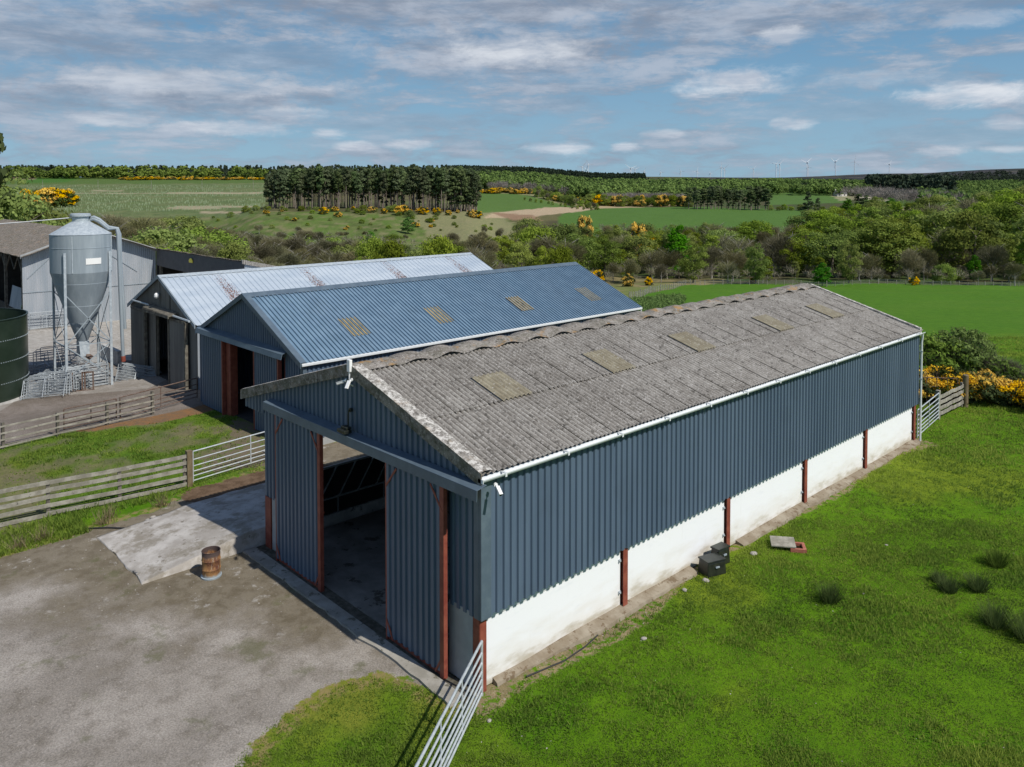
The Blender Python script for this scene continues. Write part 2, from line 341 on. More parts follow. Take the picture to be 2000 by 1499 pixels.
# corrugated fibre cement with lichen
def asbestos(name,c1,c2,moss=0.,orange=0.,white=.5,verge=False):
    m,t,b=new_mat(name); v=t.obj(); sp=t.node('ShaderNodeSeparateXYZ',{0:v}).outputs
    big=t.noise(v,.35,4,.6); col=t.mix(t.ramp(t.noise(v,2.6,7,.7),.3,.72),c1,c2)
    col=t.mix(t.m('MULTIPLY',t.ramp(big,.35,.65),.35),col,(.13,.115,.10))
    row=t.node('ShaderNodeTexWhiteNoise',{0:t.node('ShaderNodeCombineXYZ',{0:t.m('FLOOR',t.m('DIVIDE',sp[1],1.016)),1:t.m('FLOOR',t.m('DIVIDE',t.m('ADD',sp[0],1.9),2.7))}).outputs[0]}).outputs[0]
    col=t.mix(t.m('MULTIPLY',row,.05),col,(.13,.12,.105))
    ph=t.m('MULTIPLY',t.m('FRACT',t.m('DIVIDE',t.m('MODULO',t.m('ADD',sp[1],11.62+101.6),1.016),.1437)),6.2832); dirt_or_shade=t.ramp(t.m('ADD',t.m('COSINE',ph),t.m('MULTIPLY',t.m('SUBTRACT',t.noise(v,5,5,.7),.5),1.2)),.1,-.9)  # trough shade painted by wave phase for stronger corrugation; noise breaks its edge
    col=t.mix(t.m('MULTIPLY',dirt_or_shade,.80 if name=='fibre_cement_roof' else 0.),col,(.085,.078,.068))
    fl=t.noise(t.mapv(v,(1,1,1),(4,4,2)),19,6,.75); col=t.mix(t.m('MULTIPLY',t.ramp(fl,.545,.62),.68*white),col,(.60,.58,.55))
    st=t.noise(t.mapv(v,(1.6,9,1),(1,6,2)),5,5,.7); col=t.mix(t.m('MULTIPLY',t.ramp(st,.52,.66),.55),col,(.40,.38,.35))
    dk=t.noise(t.mapv(v,(1,1,1),(9,2,7)),8,6,.7); col=t.mix(t.m('MULTIPLY',t.ramp(dk,.54,.64),.75),col,(.06,.055,.048))
    if white>.9:
        wz=t.noise(t.mapv(v,(1,1,1),(6,1,7)),8,8,.8); col=t.mix(t.m('MULTIPLY',t.ramp(wz,.47,.56),.9),col,(.60,.58,.54))
    if orange: 
        og=t.noise(t.mapv(v,(1,1,1),(1,2,17)),2.3,6,.7); col=t.mix(t.m('MULTIPLY',t.ramp(og,.54,.66),orange),col,(.36,.20,.06))
    if moss:
        mg=t.noise(t.mapv(v,(1,1,1),(1,12,7)),3,6,.7); col=t.mix(t.m('MULTIPLY',t.ramp(mg,.45,.6),moss),col,(.055,.06,.03))
    t.set(b.inputs['Base Color'],col); b.inputs['Roughness'].default_value=.95; b.inputs['Specular IOR Level'].default_value=.15
    t.set(b.inputs['Normal'],t.bump(t.noise(v,38,6,.75),.55,.02)); return m
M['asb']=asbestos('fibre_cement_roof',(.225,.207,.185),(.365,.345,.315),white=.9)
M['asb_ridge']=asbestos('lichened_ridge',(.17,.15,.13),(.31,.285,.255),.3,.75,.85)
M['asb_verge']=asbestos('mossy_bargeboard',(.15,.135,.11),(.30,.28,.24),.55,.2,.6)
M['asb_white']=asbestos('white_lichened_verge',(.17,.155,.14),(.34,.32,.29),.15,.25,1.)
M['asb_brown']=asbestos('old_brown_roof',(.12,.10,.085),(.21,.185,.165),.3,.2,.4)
M['skylight']=paint('ochre_rooflight',(.215,.185,.125),(.31,.28,.20),4,.6,0,.3,30,spots=(.42,.40,.35),sp_scale=16,sp_lo=.58)
M['skylight_tan']=paint('tan_rooflight',(.20,.155,.07),(.36,.29,.16),3,.5,0,.1,30,lo=.3,hi=.6,spots=(.10,.085,.05),sp_scale=6,sp_lo=.6)
# pale roof with flaking rust bands beside each sheet lap
m,t,b=new_mat('pale_roof_sheet'); v=t.obj(); sp=t.node('ShaderNodeSeparateXYZ',{0:v}).outputs
col=t.mix(t.ramp(t.noise(t.mapv(v,(1,.3,1)),1.2,6,.6),.3,.7),(.43,.50,.57),(.55,.61,.66)); band=None
for yb in (-8.3,-2.9,3.1,8.6):
    d=t.m('ABSOLUTE',t.m('SUBTRACT',t.m('ADD',sp[1],t.m('MULTIPLY',sp[0],.0)),yb)); r=t.ramp(d,.18,.62,1.,0.); band=r if band is None else t.m('MAXIMUM',band,r)
thr=t.m('ADD',t.noise(t.mapv(v,(.9,2.2,1)),8,7,.75),t.m('MULTIPLY',band,.135))
dep=t.ramp(sp[0],.25,2.9,-.02,.05)
thr=t.m('ADD',thr,dep)
msk=t.m('MULTIPLY',t.ramp(thr,.66,.69),t.ramp(band,.05,.2)); rc=t.mix(t.ramp(t.noise(v,11,5,.7),.42,.6),(.055,.04,.035),(.33,.13,.07))
t.set(b.inputs['Base Color'],t.mix(msk,col,rc)); b.inputs['Roughness'].default_value=.42; b.inputs['Metallic'].default_value=.25; M['pale_roof']=m
# rusted barrel
m,t,b=new_mat('rusty_barrel'); v=t.obj(); sp=t.node('ShaderNodeSeparateXYZ',{0:v}).outputs
col=t.mix(t.ramp(t.noise(t.mapv(v,(1,1,.5)),5,6,.7),.35,.65),(.10,.035,.02),(.36,.19,.07)); col=t.mix(t.ramp(t.noise(t.mapv(v,(1,1,.4),(3,3,3)),6,5,.7),.56,.66),col,(.42,.37,.28))
hh=t.m('ADD',sp[2],t.m('MULTIPLY',t.m('SUBTRACT',t.noise(v,7,4),.5),.16))
col=t.mix(t.ramp(hh,.08,.16,1.,0.),col,(.30,.33,.34)); col=t.mix(t.ramp(hh,.66,.76),col,(.075,.05,.045))
t.set(b.inputs['Base Color'],col); b.inputs['Roughness'].default_value=.75; t.set(b.inputs['Normal'],t.bump(t.noise(v,30,5),.2,.01)); M['barrel']=m
# foliage
def leafmat(name,c1,c2,trans=.35,nscale=.9,vary=True):
    m=bpy.data.materials.new(name); m.use_nodes=True; t=NT(m.node_tree); t.n.clear()
    tint=t.attr('tint').outputs['Fac']; oi=t.node('ShaderNodeObjectInfo').outputs['Random']
    c=t.mix(tint,c1,c2); hs=t.node('ShaderNodeHueSaturation',{'Hue':t.ramp(oi,0,1,.488,.516) if vary else .5,'Value':t.ramp(t.m('FRACT',t.m('MULTIPLY',oi,7.3)),0,1,.72 if vary else .95,1.3 if vary else 1.1),'Saturation':t.ramp(t.m('FRACT',t.m('MULTIPLY',oi,3.1)),0,1,.85,1.08),'Color':c}).outputs[0]
    d=t.node('ShaderNodeBsdfDiffuse',{'Color':hs}); tr=t.node('ShaderNodeBsdfTranslucent',{'Color':hs})
    mx=t.node('ShaderNodeMixShader',{0:trans,1:d.outputs[0],2:tr.outputs[0]}); t.node('ShaderNodeOutputMaterial',{0:mx.outputs[0]}); return m
M['leaf_green']=leafmat('leaf_green',(.085,.160,.018),(.245,.375,.045),.42)
M['leaf_fresh']=leafmat('leaf_fresh',(.12,.215,.022),(.29,.43,.06),.4)
M['leaf_olive']=leafmat('leaf_olive',(.105,.15,.022),(.27,.34,.06),.4)
M['leaf_bright']=leafmat('leaf_bright',(.04,.12,.012),(.11,.26,.03))
M['needle']=leafmat('needle_dark',(.045,.068,.028),(.14,.18,.08),.25)
M['needle_far']=leafmat('needle_far',(.022,.034,.022),(.055,.075,.04),.1)
M['twig']=leafmat('bare_twig',(.17,.15,.14),(.36,.33,.31),.05)
M['twig_bud']=leafmat('budding_twig',(.13,.12,.06),(.24,.23,.12),.1)
M['gorse']=leafmat('gorse_flower',(.68,.38,.004),(.86,.56,.008),.3,vary=False)
M['gorse_green']=leafmat('gorse_green',(.03,.045,.012),(.075,.095,.03),.15)
M['grass_blade']=leafmat('grass_blade',(.135,.235,.006),(.30,.39,.012),.5,vary=False)
M['rush']=leafmat('rush',(.045,.085,.015),(.13,.18,.045),.4,vary=False)
M['dry_grass']=leafmat('dry_grass',(.36,.30,.17),(.55,.48,.30),.2)
M['bark']=paint('grey_brown_bark',(.085,.07,.055),(.17,.15,.12),3,.9)
M['bark_pale']=paint('pale_bark',(.22,.20,.175),(.38,.36,.32),3,.9)
M['bark_pine']=paint('pine_bark',(.14,.11,.09),(.27,.225,.19),2,.9)
M['tree_guard']=paint('pale_tree_guard',(.22,.28,.16),None,rough=.8)
M['turbine']=paint('turbine_white',(.68,.73,.78),None,rough=.5)
M['roof_tile']=paint('grey_house_roof',(.12,.12,.125),None,rough=.8)
M['harl']=paint('white_harled_wall',(.62,.60,.56),None,rough=.9)
# ------------------------------------------------------------------ ground: one sheet out to the horizon
def smooth(a,lo,hi): t=np.clip((a-lo)/(hi-lo),0,1); return t*t*(3-2*t)
def build_ground():
    yaw=YAW
    fine=np.radians(np.arange(-43,41.01,.22)); coarse=np.radians(np.arange(45,314.1,5.))
    ang=np.concatenate([fine,coarse])      # angle to the right of the view axis
    rad=[0.6]; 
    while rad[-1]<60: rad.append(rad[-1]*1.0115+.004)
    while rad[-1]<1500: rad.append(rad[-1]*1.014)
    while rad[-1]<16000: rad.append(rad[-1]*1.04)
    rad=np.array(rad); A,Rr=np.meshgrid(ang,rad)
    X=CX+Rr*np.cos(yaw-A); Y=CY+Rr*np.sin(yaw-A); na=len(ang); nr=len(rad)
    X=X.ravel();Y=Y.ravel(); Z=land(X,Y)
    i,j=np.meshgrid(np.arange(nr-1),np.arange(na),indexing='ij'); i=i.ravel();j=j.ravel(); j2=(j+1)%na
    F=np.stack([i*na+j,(i+1)*na+j,(i+1)*na+j2,i*na+j2],1)
    px,w_=to_cam(X,Y); row=368-FPX*(Z-CZ)/np.maximum(w_,1); front=w_>3
    # land cover
    n1=fbm(X/9,Y/9,11); n2=fbm(X/40,Y/40,21); nf=fbm(X/2.2,Y/2.2,31)
    c=np.empty((len(X),3)); c[:]=(.095,.200,.006)
    def put(mask,colr):
        k=np.clip(mask,0,1)[:,None]; c[:]=c*(1-k)+np.array(colr)*k
    put(smooth(fbm(X/1.3,Y/1.3,5),.5,.68)*.6,(.055,.155,.006)); put(smooth(fbm(X/3.5,Y/3.5,6),.55,.75)*.6,(.19,.22,.02))
    field=smooth(w_,48,75); put(field,(.070,.165,.012)); put(field*smooth(n1,.45,.65)*.5,(.085,.175,.016)); verge=((X>-4)&(X<3)&(Y<-.6)&(Y>-12)); put(verge*(.15+.6*smooth(nf,.45,.62)),(.22,.225,.035))
    pad=((X<-15)&(X>-26)&(Y<6)); put(pad*smooth(fbm(X/.9,Y/.9,8),.44,.56)*.75,(.20,.165,.11)); put(pad*smooth(fbm(X/2.7,Y/2.7,18),.53,.62)*.7,(.22,.18,.125)); put(pad*.35,(.085,.10,.03))
    nb=(n2-.5)*24; e=(nf-.5)*10
    far=smooth(w_,186,196)*(front)
    put(far,(.075,.07,.035)); put(far*smooth(n1,.45,.6),(.055,.085,.025))
    # rough grass west of the field
    fpx=np.interp(w_,[60,75,120,150,176,183,200],[1130,1150,1230,1282,1340,1378,1420]); rough=smooth(fpx-px+e*.4,-1,3)*((w_>60)&(w_<215)&(px>1000)); put(rough*(.5+.5*smooth(n1,.4,.55)),(.24,.20,.10)); put(rough*smooth(nf,.5,.6)*.4,(.09,.11,.03))
    put(((px<1100)&(w_>48)&front)*smooth(n1,.35,.6),(.12,.11,.05))
    P=lambda *a:np.array(a,float)
    def inpoly(poly,soft=3.,jit=6.):
        d=sdf(px+(nf-.5)*jit*1.5,row+(n1-.5)*jit,poly); return smooth(d,-soft*.4,soft*.4)*(w_>225)
    # knoll slope
    put(inpoly([(330,428),(470,402),(520,398),(940,398),(1010,440),(1000,485),(960,520),(330,520)],14,16),(.095,.150,.034))
    kn=inpoly([(330,425),(480,398),(940,398),(1010,440),(1000,485),(960,520),(330,520)],14,16); put(kn*smooth(nf,.45,.6)*.45,(.16,.165,.07)); put(kn*smooth(fbm(X/5,Y/5,61),.52,.64)*.55,(.07,.085,.03)); put(kn*smooth(fbm(X/3,Y/6,62),.58,.66)*.6,(.22,.19,.11))
    put(inpoly([(800,420),(960,405),(1010,445),(990,480),(850,470)],9,18)*.8,(.22,.21,.115))
    put(inpoly([(480,400),(940,398),(950,410),(800,418),(500,412)],4,6)*.7,(.07,.06,.035))
    # left hand land: pasture, then planted slope with pale strips
    put(inpoly([(-400,339),(540,339),(540,364),(-400,364)],1,1),(.085,.135,.035))
    put(inpoly([(60,342),(180,342),(130,356),(40,358)],1,1),(.06,.14,.025)); put(inpoly([(-400,344),(75,344),(70,351),(-400,353)],1,1),(.24,.20,.13))
    slope=inpoly([(-400,363),(520,358),(515,400),(480,425),(-400,425)],2,3); put(slope,(.115,.155,.060)); put(slope*smooth(n1,.45,.6)*.5,(.17,.175,.085)); put(slope*smooth(nf,.5,.65)*.5,(.07,.10,.04))
    for (x0,x1,y0,h) in ((110,515,377,1.2),(330,515,375.5,3),(180,240,371.5,2),(340,500,402,3),(330,430,405,3),(390,470,413,4)):
        put(inpoly([(x0,y0),(x1,y0+.5),(x1,y0+h+.5),(x0,y0+h)],1.2,2.5)*.8,(.36,.30,.21))
    # fields right of the knoll
    put(inpoly([(930,371),(1015,371),(1060,380),(1130,403),(1060,410),(990,414),(930,416)],1.5,1.5),(.085,.150,.035))
    put(inpoly([(930,371),(1010,371),(1060,380),(1115,399),(1100,401),(1030,381),(930,375)],1,1.5)*.6,(.30,.25,.15))
    put(inpoly([(965,416),(1060,406),(1175,404),(1170,413),(1110,416),(1010,427),(940,425)],1.5,3),(.40,.31,.21)); put(inpoly([(960,416),(1040,420),(1060,432),(1000,430)],1.5,2),(.26,.17,.11))
    put(inpoly([(1120,393),(1345,389),(1345,402),(1170,408),(1110,400)],1.5,3),(.36,.28,.17)); put(inpoly([(1250,388),(1350,387),(1350,391),(1240,392)],1,1),(.07,.13,.03))
    put(inpoly([(1100,418),(1175,407),(1340,404),(1400,405),(1640,413),(1640,440),(1560,455),(1100,470),(1090,425)],2,2),(.075,.148,.030))
    put(inpoly([(1500,377),(1560,374),(1660,377),(1665,385),(1650,396),(1500,401)],1.2,1),(.08,.148,.035)); put(inpoly([(1620,380),(1720,384),(1720,388),(1640,392)],1,2)*.8,(.30,.27,.17))
    put(inpoly([(1690,388),(1800,389),(1800,410),(1690,410)],1.2,1),(.085,.145,.035)); put(inpoly([(1760,404),(1800,405),(1795,411),(1750,410)],1,2),(.30,.25,.15))
    put(inpoly([(1890,352),(2100,353),(2100,359),(1880,358)],1,1),(.08,.13,.04))
    put(inpoly([(1640,371),(1660,373),(1700,386),(1740,391),(1735,394),(1690,389),(1650,378)],.8,.5),(.5,.45,.36))
    hill=smooth(w_,1700,2200)*(px>1350)*front; put(hill,(.040,.040,.046)); put(hill*smooth(fbm(X/160,Y/160,77),.52,.62),(.075,.068,.055)); put(hill*smooth(fbm(X/70,Y/90,79),.56,.62)*.8,(.02,.03,.018))
    put(smooth(w_,700,1000)*(px<1350)*(row<345)*front,(.03,.04,.02))
    at_={'cover':c}
    for n,p in (('yard',YARD),('yard_back',YARD2),('pad',PAD),('pad_silo',PAD2),('soil',SOIL),('soil_orange',SOIL2),('soil_paddock',SOIL3),('earth',EARTH)):
        d=sdf(X,Y,p); at_[n]=np.where(Rr.ravel()<150,np.clip(d,-3,3),-3)
    V=np.stack([X,Y,Z],1)
    # close the middle
    V=np.vstack([V,[[CX,CY,float(land(np.array([CX]),np.array([CY]))[0])]]]); ci=len(V)-1
    for k in at_: at_[k]=np.concatenate([at_[k],at_[k][:1]],0)
    F=np.vstack([F,np.stack([np.full(na,ci),np.arange(na),(np.arange(na)+1)%na,(np.arange(na)+1)%na],1)])
    me_faces=F
    m,t,b=new_mat('ground'); v=t.obj(); cov=t.attr('cover').outputs['Color']
    fine_=t.noise(v,9,7,.75); mid=t.noise(v,1.1,6,.65)
    col=t.mix(1.,cov,t.node('ShaderNodeCombineColor',{0:t.ramp(mid,.2,.8,.75,1.3),1:t.ramp(mid,.2,.8,.82,1.2),2:t.ramp(mid,.2,.8,.8,1.2)}).outputs[0],'MULTIPLY')
    col=t.mix(t.m('MULTIPLY',t.ramp(fine_,.42,.68),.55),col,t.mix(1.,col,(.45,.55,.45),'MULTIPLY'))
    d1=t.noise(v,.8,5,.65); d2=t.noise(v,4.5,6,.7); rag=t.m('ADD',t.m('MULTIPLY',t.m('SUBTRACT',d1,.5),.9),t.m('MULTIPLY',t.m('SUBTRACT',d2,.5),.55))
    def zone(name,amt=1.,w0=-.03,w1=.05): return t.ramp(t.m('ADD',t.attr(name).outputs['Fac'],t.m('MULTIPLY',rag,amt)),w0,w1)
    g_f=t.noise(v,26,6,.8); g_b=t.noise(v,.45,5,.6); g_m=t.noise(t.mapv(v,loc=(7,1,3)),2.3,6,.7)
    def gravel(a,b_,dark,light):
        c_=t.mix(t.ramp(g_b,.35,.62),a,b_); c_=t.mix(t.m('MULTIPLY',t.ramp(g_m,.45,.7),.5),c_,dark); c_=t.mix(t.m('MULTIPLY',t.ramp(g_f,.38,.62),.75),c_,t.mix(1.,c_,(.45,.45,.45),'MULTIPLY'))
        return t.mix(t.ramp(t.noise(t.mapv(v,loc=(3,3,3)),30,3,.6),.64,.70),c_,light)
    yc=gravel((.485,.44,.39),(.34,.305,.265),(.17,.145,.11),(.50,.46,.43)); 
    # mossy and dirty part nearer the slab
    sp=t.node('ShaderNodeSeparateXYZ',{0:v}).outputs
    dz_=t.m('ADD',t.m('MULTIPLY',sp[0],-.55),t.m('MULTIPLY',sp[1],.95)); dirt_or_shade=t.ramp(t.m('ADD',dz_,t.m('MULTIPLY',t.m('SUBTRACT',g_b,.5),9)),-1.2,1.8)
    yc=t.mix(t.m('MULTIPLY',dirt_or_shade,.82),yc,t.mix(t.ramp(g_m,.4,.6),(.125,.10,.06),(.20,.17,.12)))
    yc=t.mix(t.m('MULTIPLY',t.m('MULTIPLY',dirt_or_shade,t.ramp(t.noise(t.mapv(v,loc=(1,9,3)),1.9,6,.7),.60,.68)),.85),yc,(.38,.355,.32))
    yc=t.mix(t.m('MULTIPLY',t.ramp(t.noise(t.mapv(v,loc=(5,9,3)),.7,5,.7),.58,.68),.45),yc,(.10,.11,.04))
    yb=gravel((.29,.25,.22),(.225,.19,.16),(.15,.125,.09),(.42,.40,.36))
    pc=t.mix(t.ramp(g_m,.35,.6),(.42,.40,.37),(.32,.30,.27)); pc=t.mix(t.m('MULTIPLY',t.ramp(g_b,.5,.7),.6),pc,(.24,.21,.17))
    so_=t.mix(t.ramp(g_m,.35,.65),(.10,.065,.04),(.17,.115,.075)); or_=t.mix(t.ramp(g_m,.35,.65),(.24,.13,.06),(.17,.115,.07))
    ea=t.mix(t.ramp(g_m,.35,.65),(.30,.22,.13),(.20,.15,.09)); ea=t.mix(t.ramp(g_f,.55,.66),ea,(.40,.36,.29))
    ea=t.mix(t.ramp(d2,.5,.56),ea,col)
    rim=t.m('MULTIPLY',zone('yard',.5,-.5,-.25),.75)
    col=t.mix(t.m('MULTIPLY',rim,t.ramp(d2,.44,.55)),col,(.30,.22,.11))
    col=t.mix(t.m('MULTIPLY',zone('soil_paddock',1.6),t.ramp(d2,.36,.52)),col,(.16,.13,.09))
    col=t.mix(zone('soil_orange',1.),col,or_)
    col=t.mix(t.m('MULTIPLY',zone('earth',.7),.9),col,ea)
    col=t.mix(zone('yard',.8),col,yc); col=t.mix(zone('yard_back',.8),col,yb); col=t.mix(zone('pad_silo',.35),col,t.mix(.45,pc,yb)); col=t.mix(zone('pad',.5),col,pc); col=t.mix(zone('soil',.8),col,so_)
    t.set(b.inputs['Base Color'],col); b.inputs['Roughness'].default_value=.95; b.inputs['Specular IOR Level'].default_value=.1
    hgt=t.m('ADD',t.m('MULTIPLY',fine_,.6),t.m('ADD',g_f,t.m('MULTIPLY',g_m,1.2))); t.set(b.inputs['Normal'],t.bump(hgt,.7,.05))
    o=mesh_np('ground',V,F[:-na],m,None,at_,True)
    # centre fan (triangles) as part of the same sheet
    import bmesh
    bm=bmesh.new(); bm.from_mesh(o.data); bm.verts.ensure_lookup_table()
    for k in range(na):
        try: bm.faces.new((bm.verts[ci],bm.verts[(k+1)%na],bm.verts[k]))
        except ValueError: pass
    bmesh.ops.recalc_face_normals(bm,faces=bm.faces[:]) if False else None
    bm.to_mesh(o.data); bm.free()
    tag(o,'open farmland: yard gravel, pasture and valley','ground',kind='structure')
    return o
build_ground()
# ------------------------------------------------------------------ front barn
BAY=4.572; LEN=22.96
def build_front_barn():
    T=empty('cattle_barn',(-4.55,11.4,0),0,'nearest long barn with navy box profile walls, whitewashed base and lichened corrugated roof','barn')
    off=Vector((4.55,-11.4,0))
    def P(mb,name,mat,par=T,**k):
        mb.v=[tuple(Vector(p)+off) for p in mb.v] if par is T else mb.v
        return mb.build(name,mat,par,**k)
    def sub(mb,name,mat,par,**k):          # sub-parts share the barn's local frame
        mb.v=[tuple(Vector(p)+off) for p in mb.v]; return mb.build(name,mat,par,**k)
    sR=.298; sL=.289; zr=5.85; ridge=-4.55
    rz=lambda x: zr-(x-ridge)*sR if x>ridge else zr-(ridge-x)*sL
    # long side cladding
    mb=MB(); mb.sheet((0.015,-.1,0),(0,1,0),(0,0,1),(1,0,0),LEN+.1,box_profile(LEN+.1),lambda a:1.52,lambda a:4.44); P(mb,'side_cladding',M['blue_clad'])
    mb=MB(); mb.box(-.0,.068,-.14,.13,1.50,4.40); mb.box(-.16,-.0,-.145,-.105,1.50,4.40); P(mb,'corner_flashing',M['blue_trim'],bevel=.006)
    # gable cladding above the doors, with the covered overhang on the left
    def top(a): return rz(-10.32+a)-.06
    def bot(a):
        x=-10.32+a
        return 3.75 if x<-9.1 else 3.95
    mb=MB(); mb.sheet((-10.32,-.1,0),(1,0,0),(0,0,1),(0,-1,0),10.32,box_profile(10.32),bot,top); P(mb,'gable_cladding',M['blue_clad'])
    mb=MB(); mb.sheet((-9.12,-.1,0),(1,0,0),(0,0,1),(0,-1,0),.9,box_profile(.9),lambda a:1.45,lambda a:4.0); P(mb,'front_cladding',M['blue_clad']); mb=MB()
    mb.sheet((-.98,-.1,0),(1,0,0),(0,0,1),(0,-1,0),.84,box_profile(.84,off=.08),lambda a:1.5,lambda a:4.0); P(mb,'front_cladding',M['blue_clad'])
    mb=MB(); mb.sheet((-9.12,23.0,0),(1,0,0),(0,0,1),(0,1,0),9.12,box_profile(9.12),lambda a:1.5,lambda a:rz(-9.12+a)-.06); P(mb,'rear_cladding',M['blue_clad'])
    mb=MB(); mb.sheet((-9.12,.0,0),(0,1,0),(0,0,1),(-1,0,0),22.9,box_profile(22.9),lambda a:3.75,lambda a:rz(-9.2)-.05); P(mb,'left_cladding',M['blue_clad'])
    mb=MB(); mb.sheet((-10.33,-.1,0),(0,1,0),(0,0,1),(-1,0,0),22.9,box_profile(22.9),lambda a:3.73,lambda a:rz(-10.3)-.05); mb.box(-10.3,-9.14,-.05,22.9,3.70,3.73); P(mb,'overhang_fascia',M['blue_clad'])
    # concrete walls between stanchions
    for i in range(5):
        y0=i*BAY+.04; y1=(i+1)*BAY-.15
        mb=MB(); mb.box(-.24,-.09,y0,y1,.02,1.62); P(mb,'concrete_wall',M['white_wall'],bevel=.008)
    mb=MB(); mb.box(-.97,-.22,-.12,.0,.0,1.56); P(mb,'concrete_wall',M['concrete_grey'],bevel=.008)
    mb=MB(); mb.box(-8.78,-8.36,-.12,.0,.0,1.50); P(mb,'concrete_wall',M['concrete_grey'],bevel=.008)
    mb=MB(); mb.box(-9.0,-.25,22.75,22.9,0,1.6); P(mb,'concrete_wall',M['concrete_grey'])
    mb=MB(); mb.box(-9.2,-9.05,.1,22.8,0,.34); P(mb,'manger_wall',M['concrete'],bevel=.01)
    # stanchions: I sections with bolted clips
    def stanchion(x,y,z1,axis):
        mb=MB()
        if axis=='x':
            mb.box(x-.20,x,y-.006,y+.006,0,z1); mb.box(x-.012,x+.002,y-.085,y+.085,0,z1); mb.box(x-.215,x-.20,y-.085,y+.085,0,z1)
        else:
            mb.box(x-.006,x+.006,y,y+.2,0,z1); mb.box(x-.085,x+.085,y-.012,y,0,z1); mb.box(x-.085,x+.085,y+.2,y+.215,0,z1)
        s=P(mb,'stanchion',M['red_oxide'])
        if axis=='x' and y>.2:
            for zc in (.45,1.22):
                k=MB(); k.box(x-.085,x-.065,y-.17,y-.08,zc-.03,zc+.03); k.tube([(x-.07,y-.14,zc),(x-.03,y-.14,zc)],.018,6); sub(k,'wall_clip',M['galv'],s)
    for i in range(1,6): stanchion(0.0,i*BAY-.07,1.56,'x')
    stanchion(0.0,-.03,1.52,'x'); mb=MB(); mb.box(-.2,-.012,-.125,-.11,0,1.5); P(mb,'corner_plate',M['red_oxide'])
    mb=MB(); mb.box(-9.1,-8.78,-.16,-.145,.0,1.46); mb.box(-9.1,-9.085,-.145,.1,0,1.46); mb.box(-8.80,-8.785,-.145,.06,0,1.46);P(mb,'stanchion',M['red_oxide'])
    for i in range(1,6):
        mb=MB(); mb.box(-9.0,-8.8,i*BAY-.07,i*BAY+.07,0,rz(-9)-.1); P(mb,'inner_column',M['red_oxide'])
    # roof, both slopes, in courses of metre wide sheets
    def course(mb,x0,x1,side,lift,u0=-.22,n=23,depth=.052):
        s=sR if side>0 else sL
        for k in range(n):
            ya=u0+k*1.016; W=1.011
            if ya>22.7: continue
            tilt=.006
            prof=[(a,d+tilt*(1-a/W)) for a,d in wave_profile(W,.1437,depth)]
            d=Vector((1 if side>0 else -1,0,-s)).normalized(); nr=Vector((s if side>0 else -s,0,1)).normalized()
            o=Vector((x0,ya,rz(x0)+lift))
            L=abs(x1-x0)*math.hypot(1,s)
            jit=.02*(vnoise(k*1.7,x0,8)-.5)
            mb.sheet(o,(0,1,0),d,nr,W,prof,lambda a:0,lambda a:L+float(jit),3,.016)
    mb=MB(); course(mb,-2.02,.13,1,.0); course(mb,-4.5,-1.9,1,.034); course(mb,-7.6,-10.4,-1,0.0); course(mb,-4.6,-7.72,-1,.034)
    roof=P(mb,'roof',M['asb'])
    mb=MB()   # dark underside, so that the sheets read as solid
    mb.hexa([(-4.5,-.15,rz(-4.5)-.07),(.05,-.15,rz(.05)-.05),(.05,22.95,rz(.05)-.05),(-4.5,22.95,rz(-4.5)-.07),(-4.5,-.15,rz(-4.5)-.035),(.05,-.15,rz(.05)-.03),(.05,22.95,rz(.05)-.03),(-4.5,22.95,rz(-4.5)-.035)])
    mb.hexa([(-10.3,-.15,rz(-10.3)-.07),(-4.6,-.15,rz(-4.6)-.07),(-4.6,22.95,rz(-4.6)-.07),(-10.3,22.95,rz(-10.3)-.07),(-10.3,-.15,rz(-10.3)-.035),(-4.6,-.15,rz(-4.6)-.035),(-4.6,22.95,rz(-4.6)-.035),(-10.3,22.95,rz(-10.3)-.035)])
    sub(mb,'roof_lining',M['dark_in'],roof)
    for ys in (2.218,6.282,10.346,15.426,19.49):
        mb=MB(); W=1.0; prof=[(a,d+.012) for a,d in wave_profile(W,.1437,.052)]; dn=Vector((1,0,-sR)).normalized(); nr=Vector((sR,0,1)).normalized()
        mb.sheet((-3.02,ys,rz(-3.02)+.046),(0,1,0),dn,nr,W,prof,lambda a:0,lambda a:1.19,2); sub(mb,'rooflight',M['skylight'],roof)
    # ridge caps: each a humped cap whose lower lips arch clear of the sheets
    mb0=None
    for k in range(22):
        y0=-.2+k*1.05; mb=MB(); i0=0; nu=14; xs=[-.42,-.36,-.2,-.07,0,.07,.2,.36,.42]
        rj=random.Random(k); hh=.07+.03*rj.random()
        for i in range(nu+1):
            t=i/nu; yy=y0+t*1.06; hump=math.sin(math.pi*min(1,max(0,(t-.18)/.78)))**1.2*hh if k>0 else .02
            for xx in xs:
                s=sR if xx>0 else sL; zz=zr-abs(xx)*s+.062+hump*(1 if abs(xx)<.4 else .96)+.012*t-(.02 if abs(xx)<.03 else 0)
                mb.v.append((ridge+xx,yy,zz))
        m=len(xs)
        for i in range(nu):
            for j in range(m-1): a=i*m+j; mb.f.append((a,a+1,a+m+1,a+m)); mb.sm.append(1)
        sub(mb,'ridge_cap',M['asb_ridge'],roof)
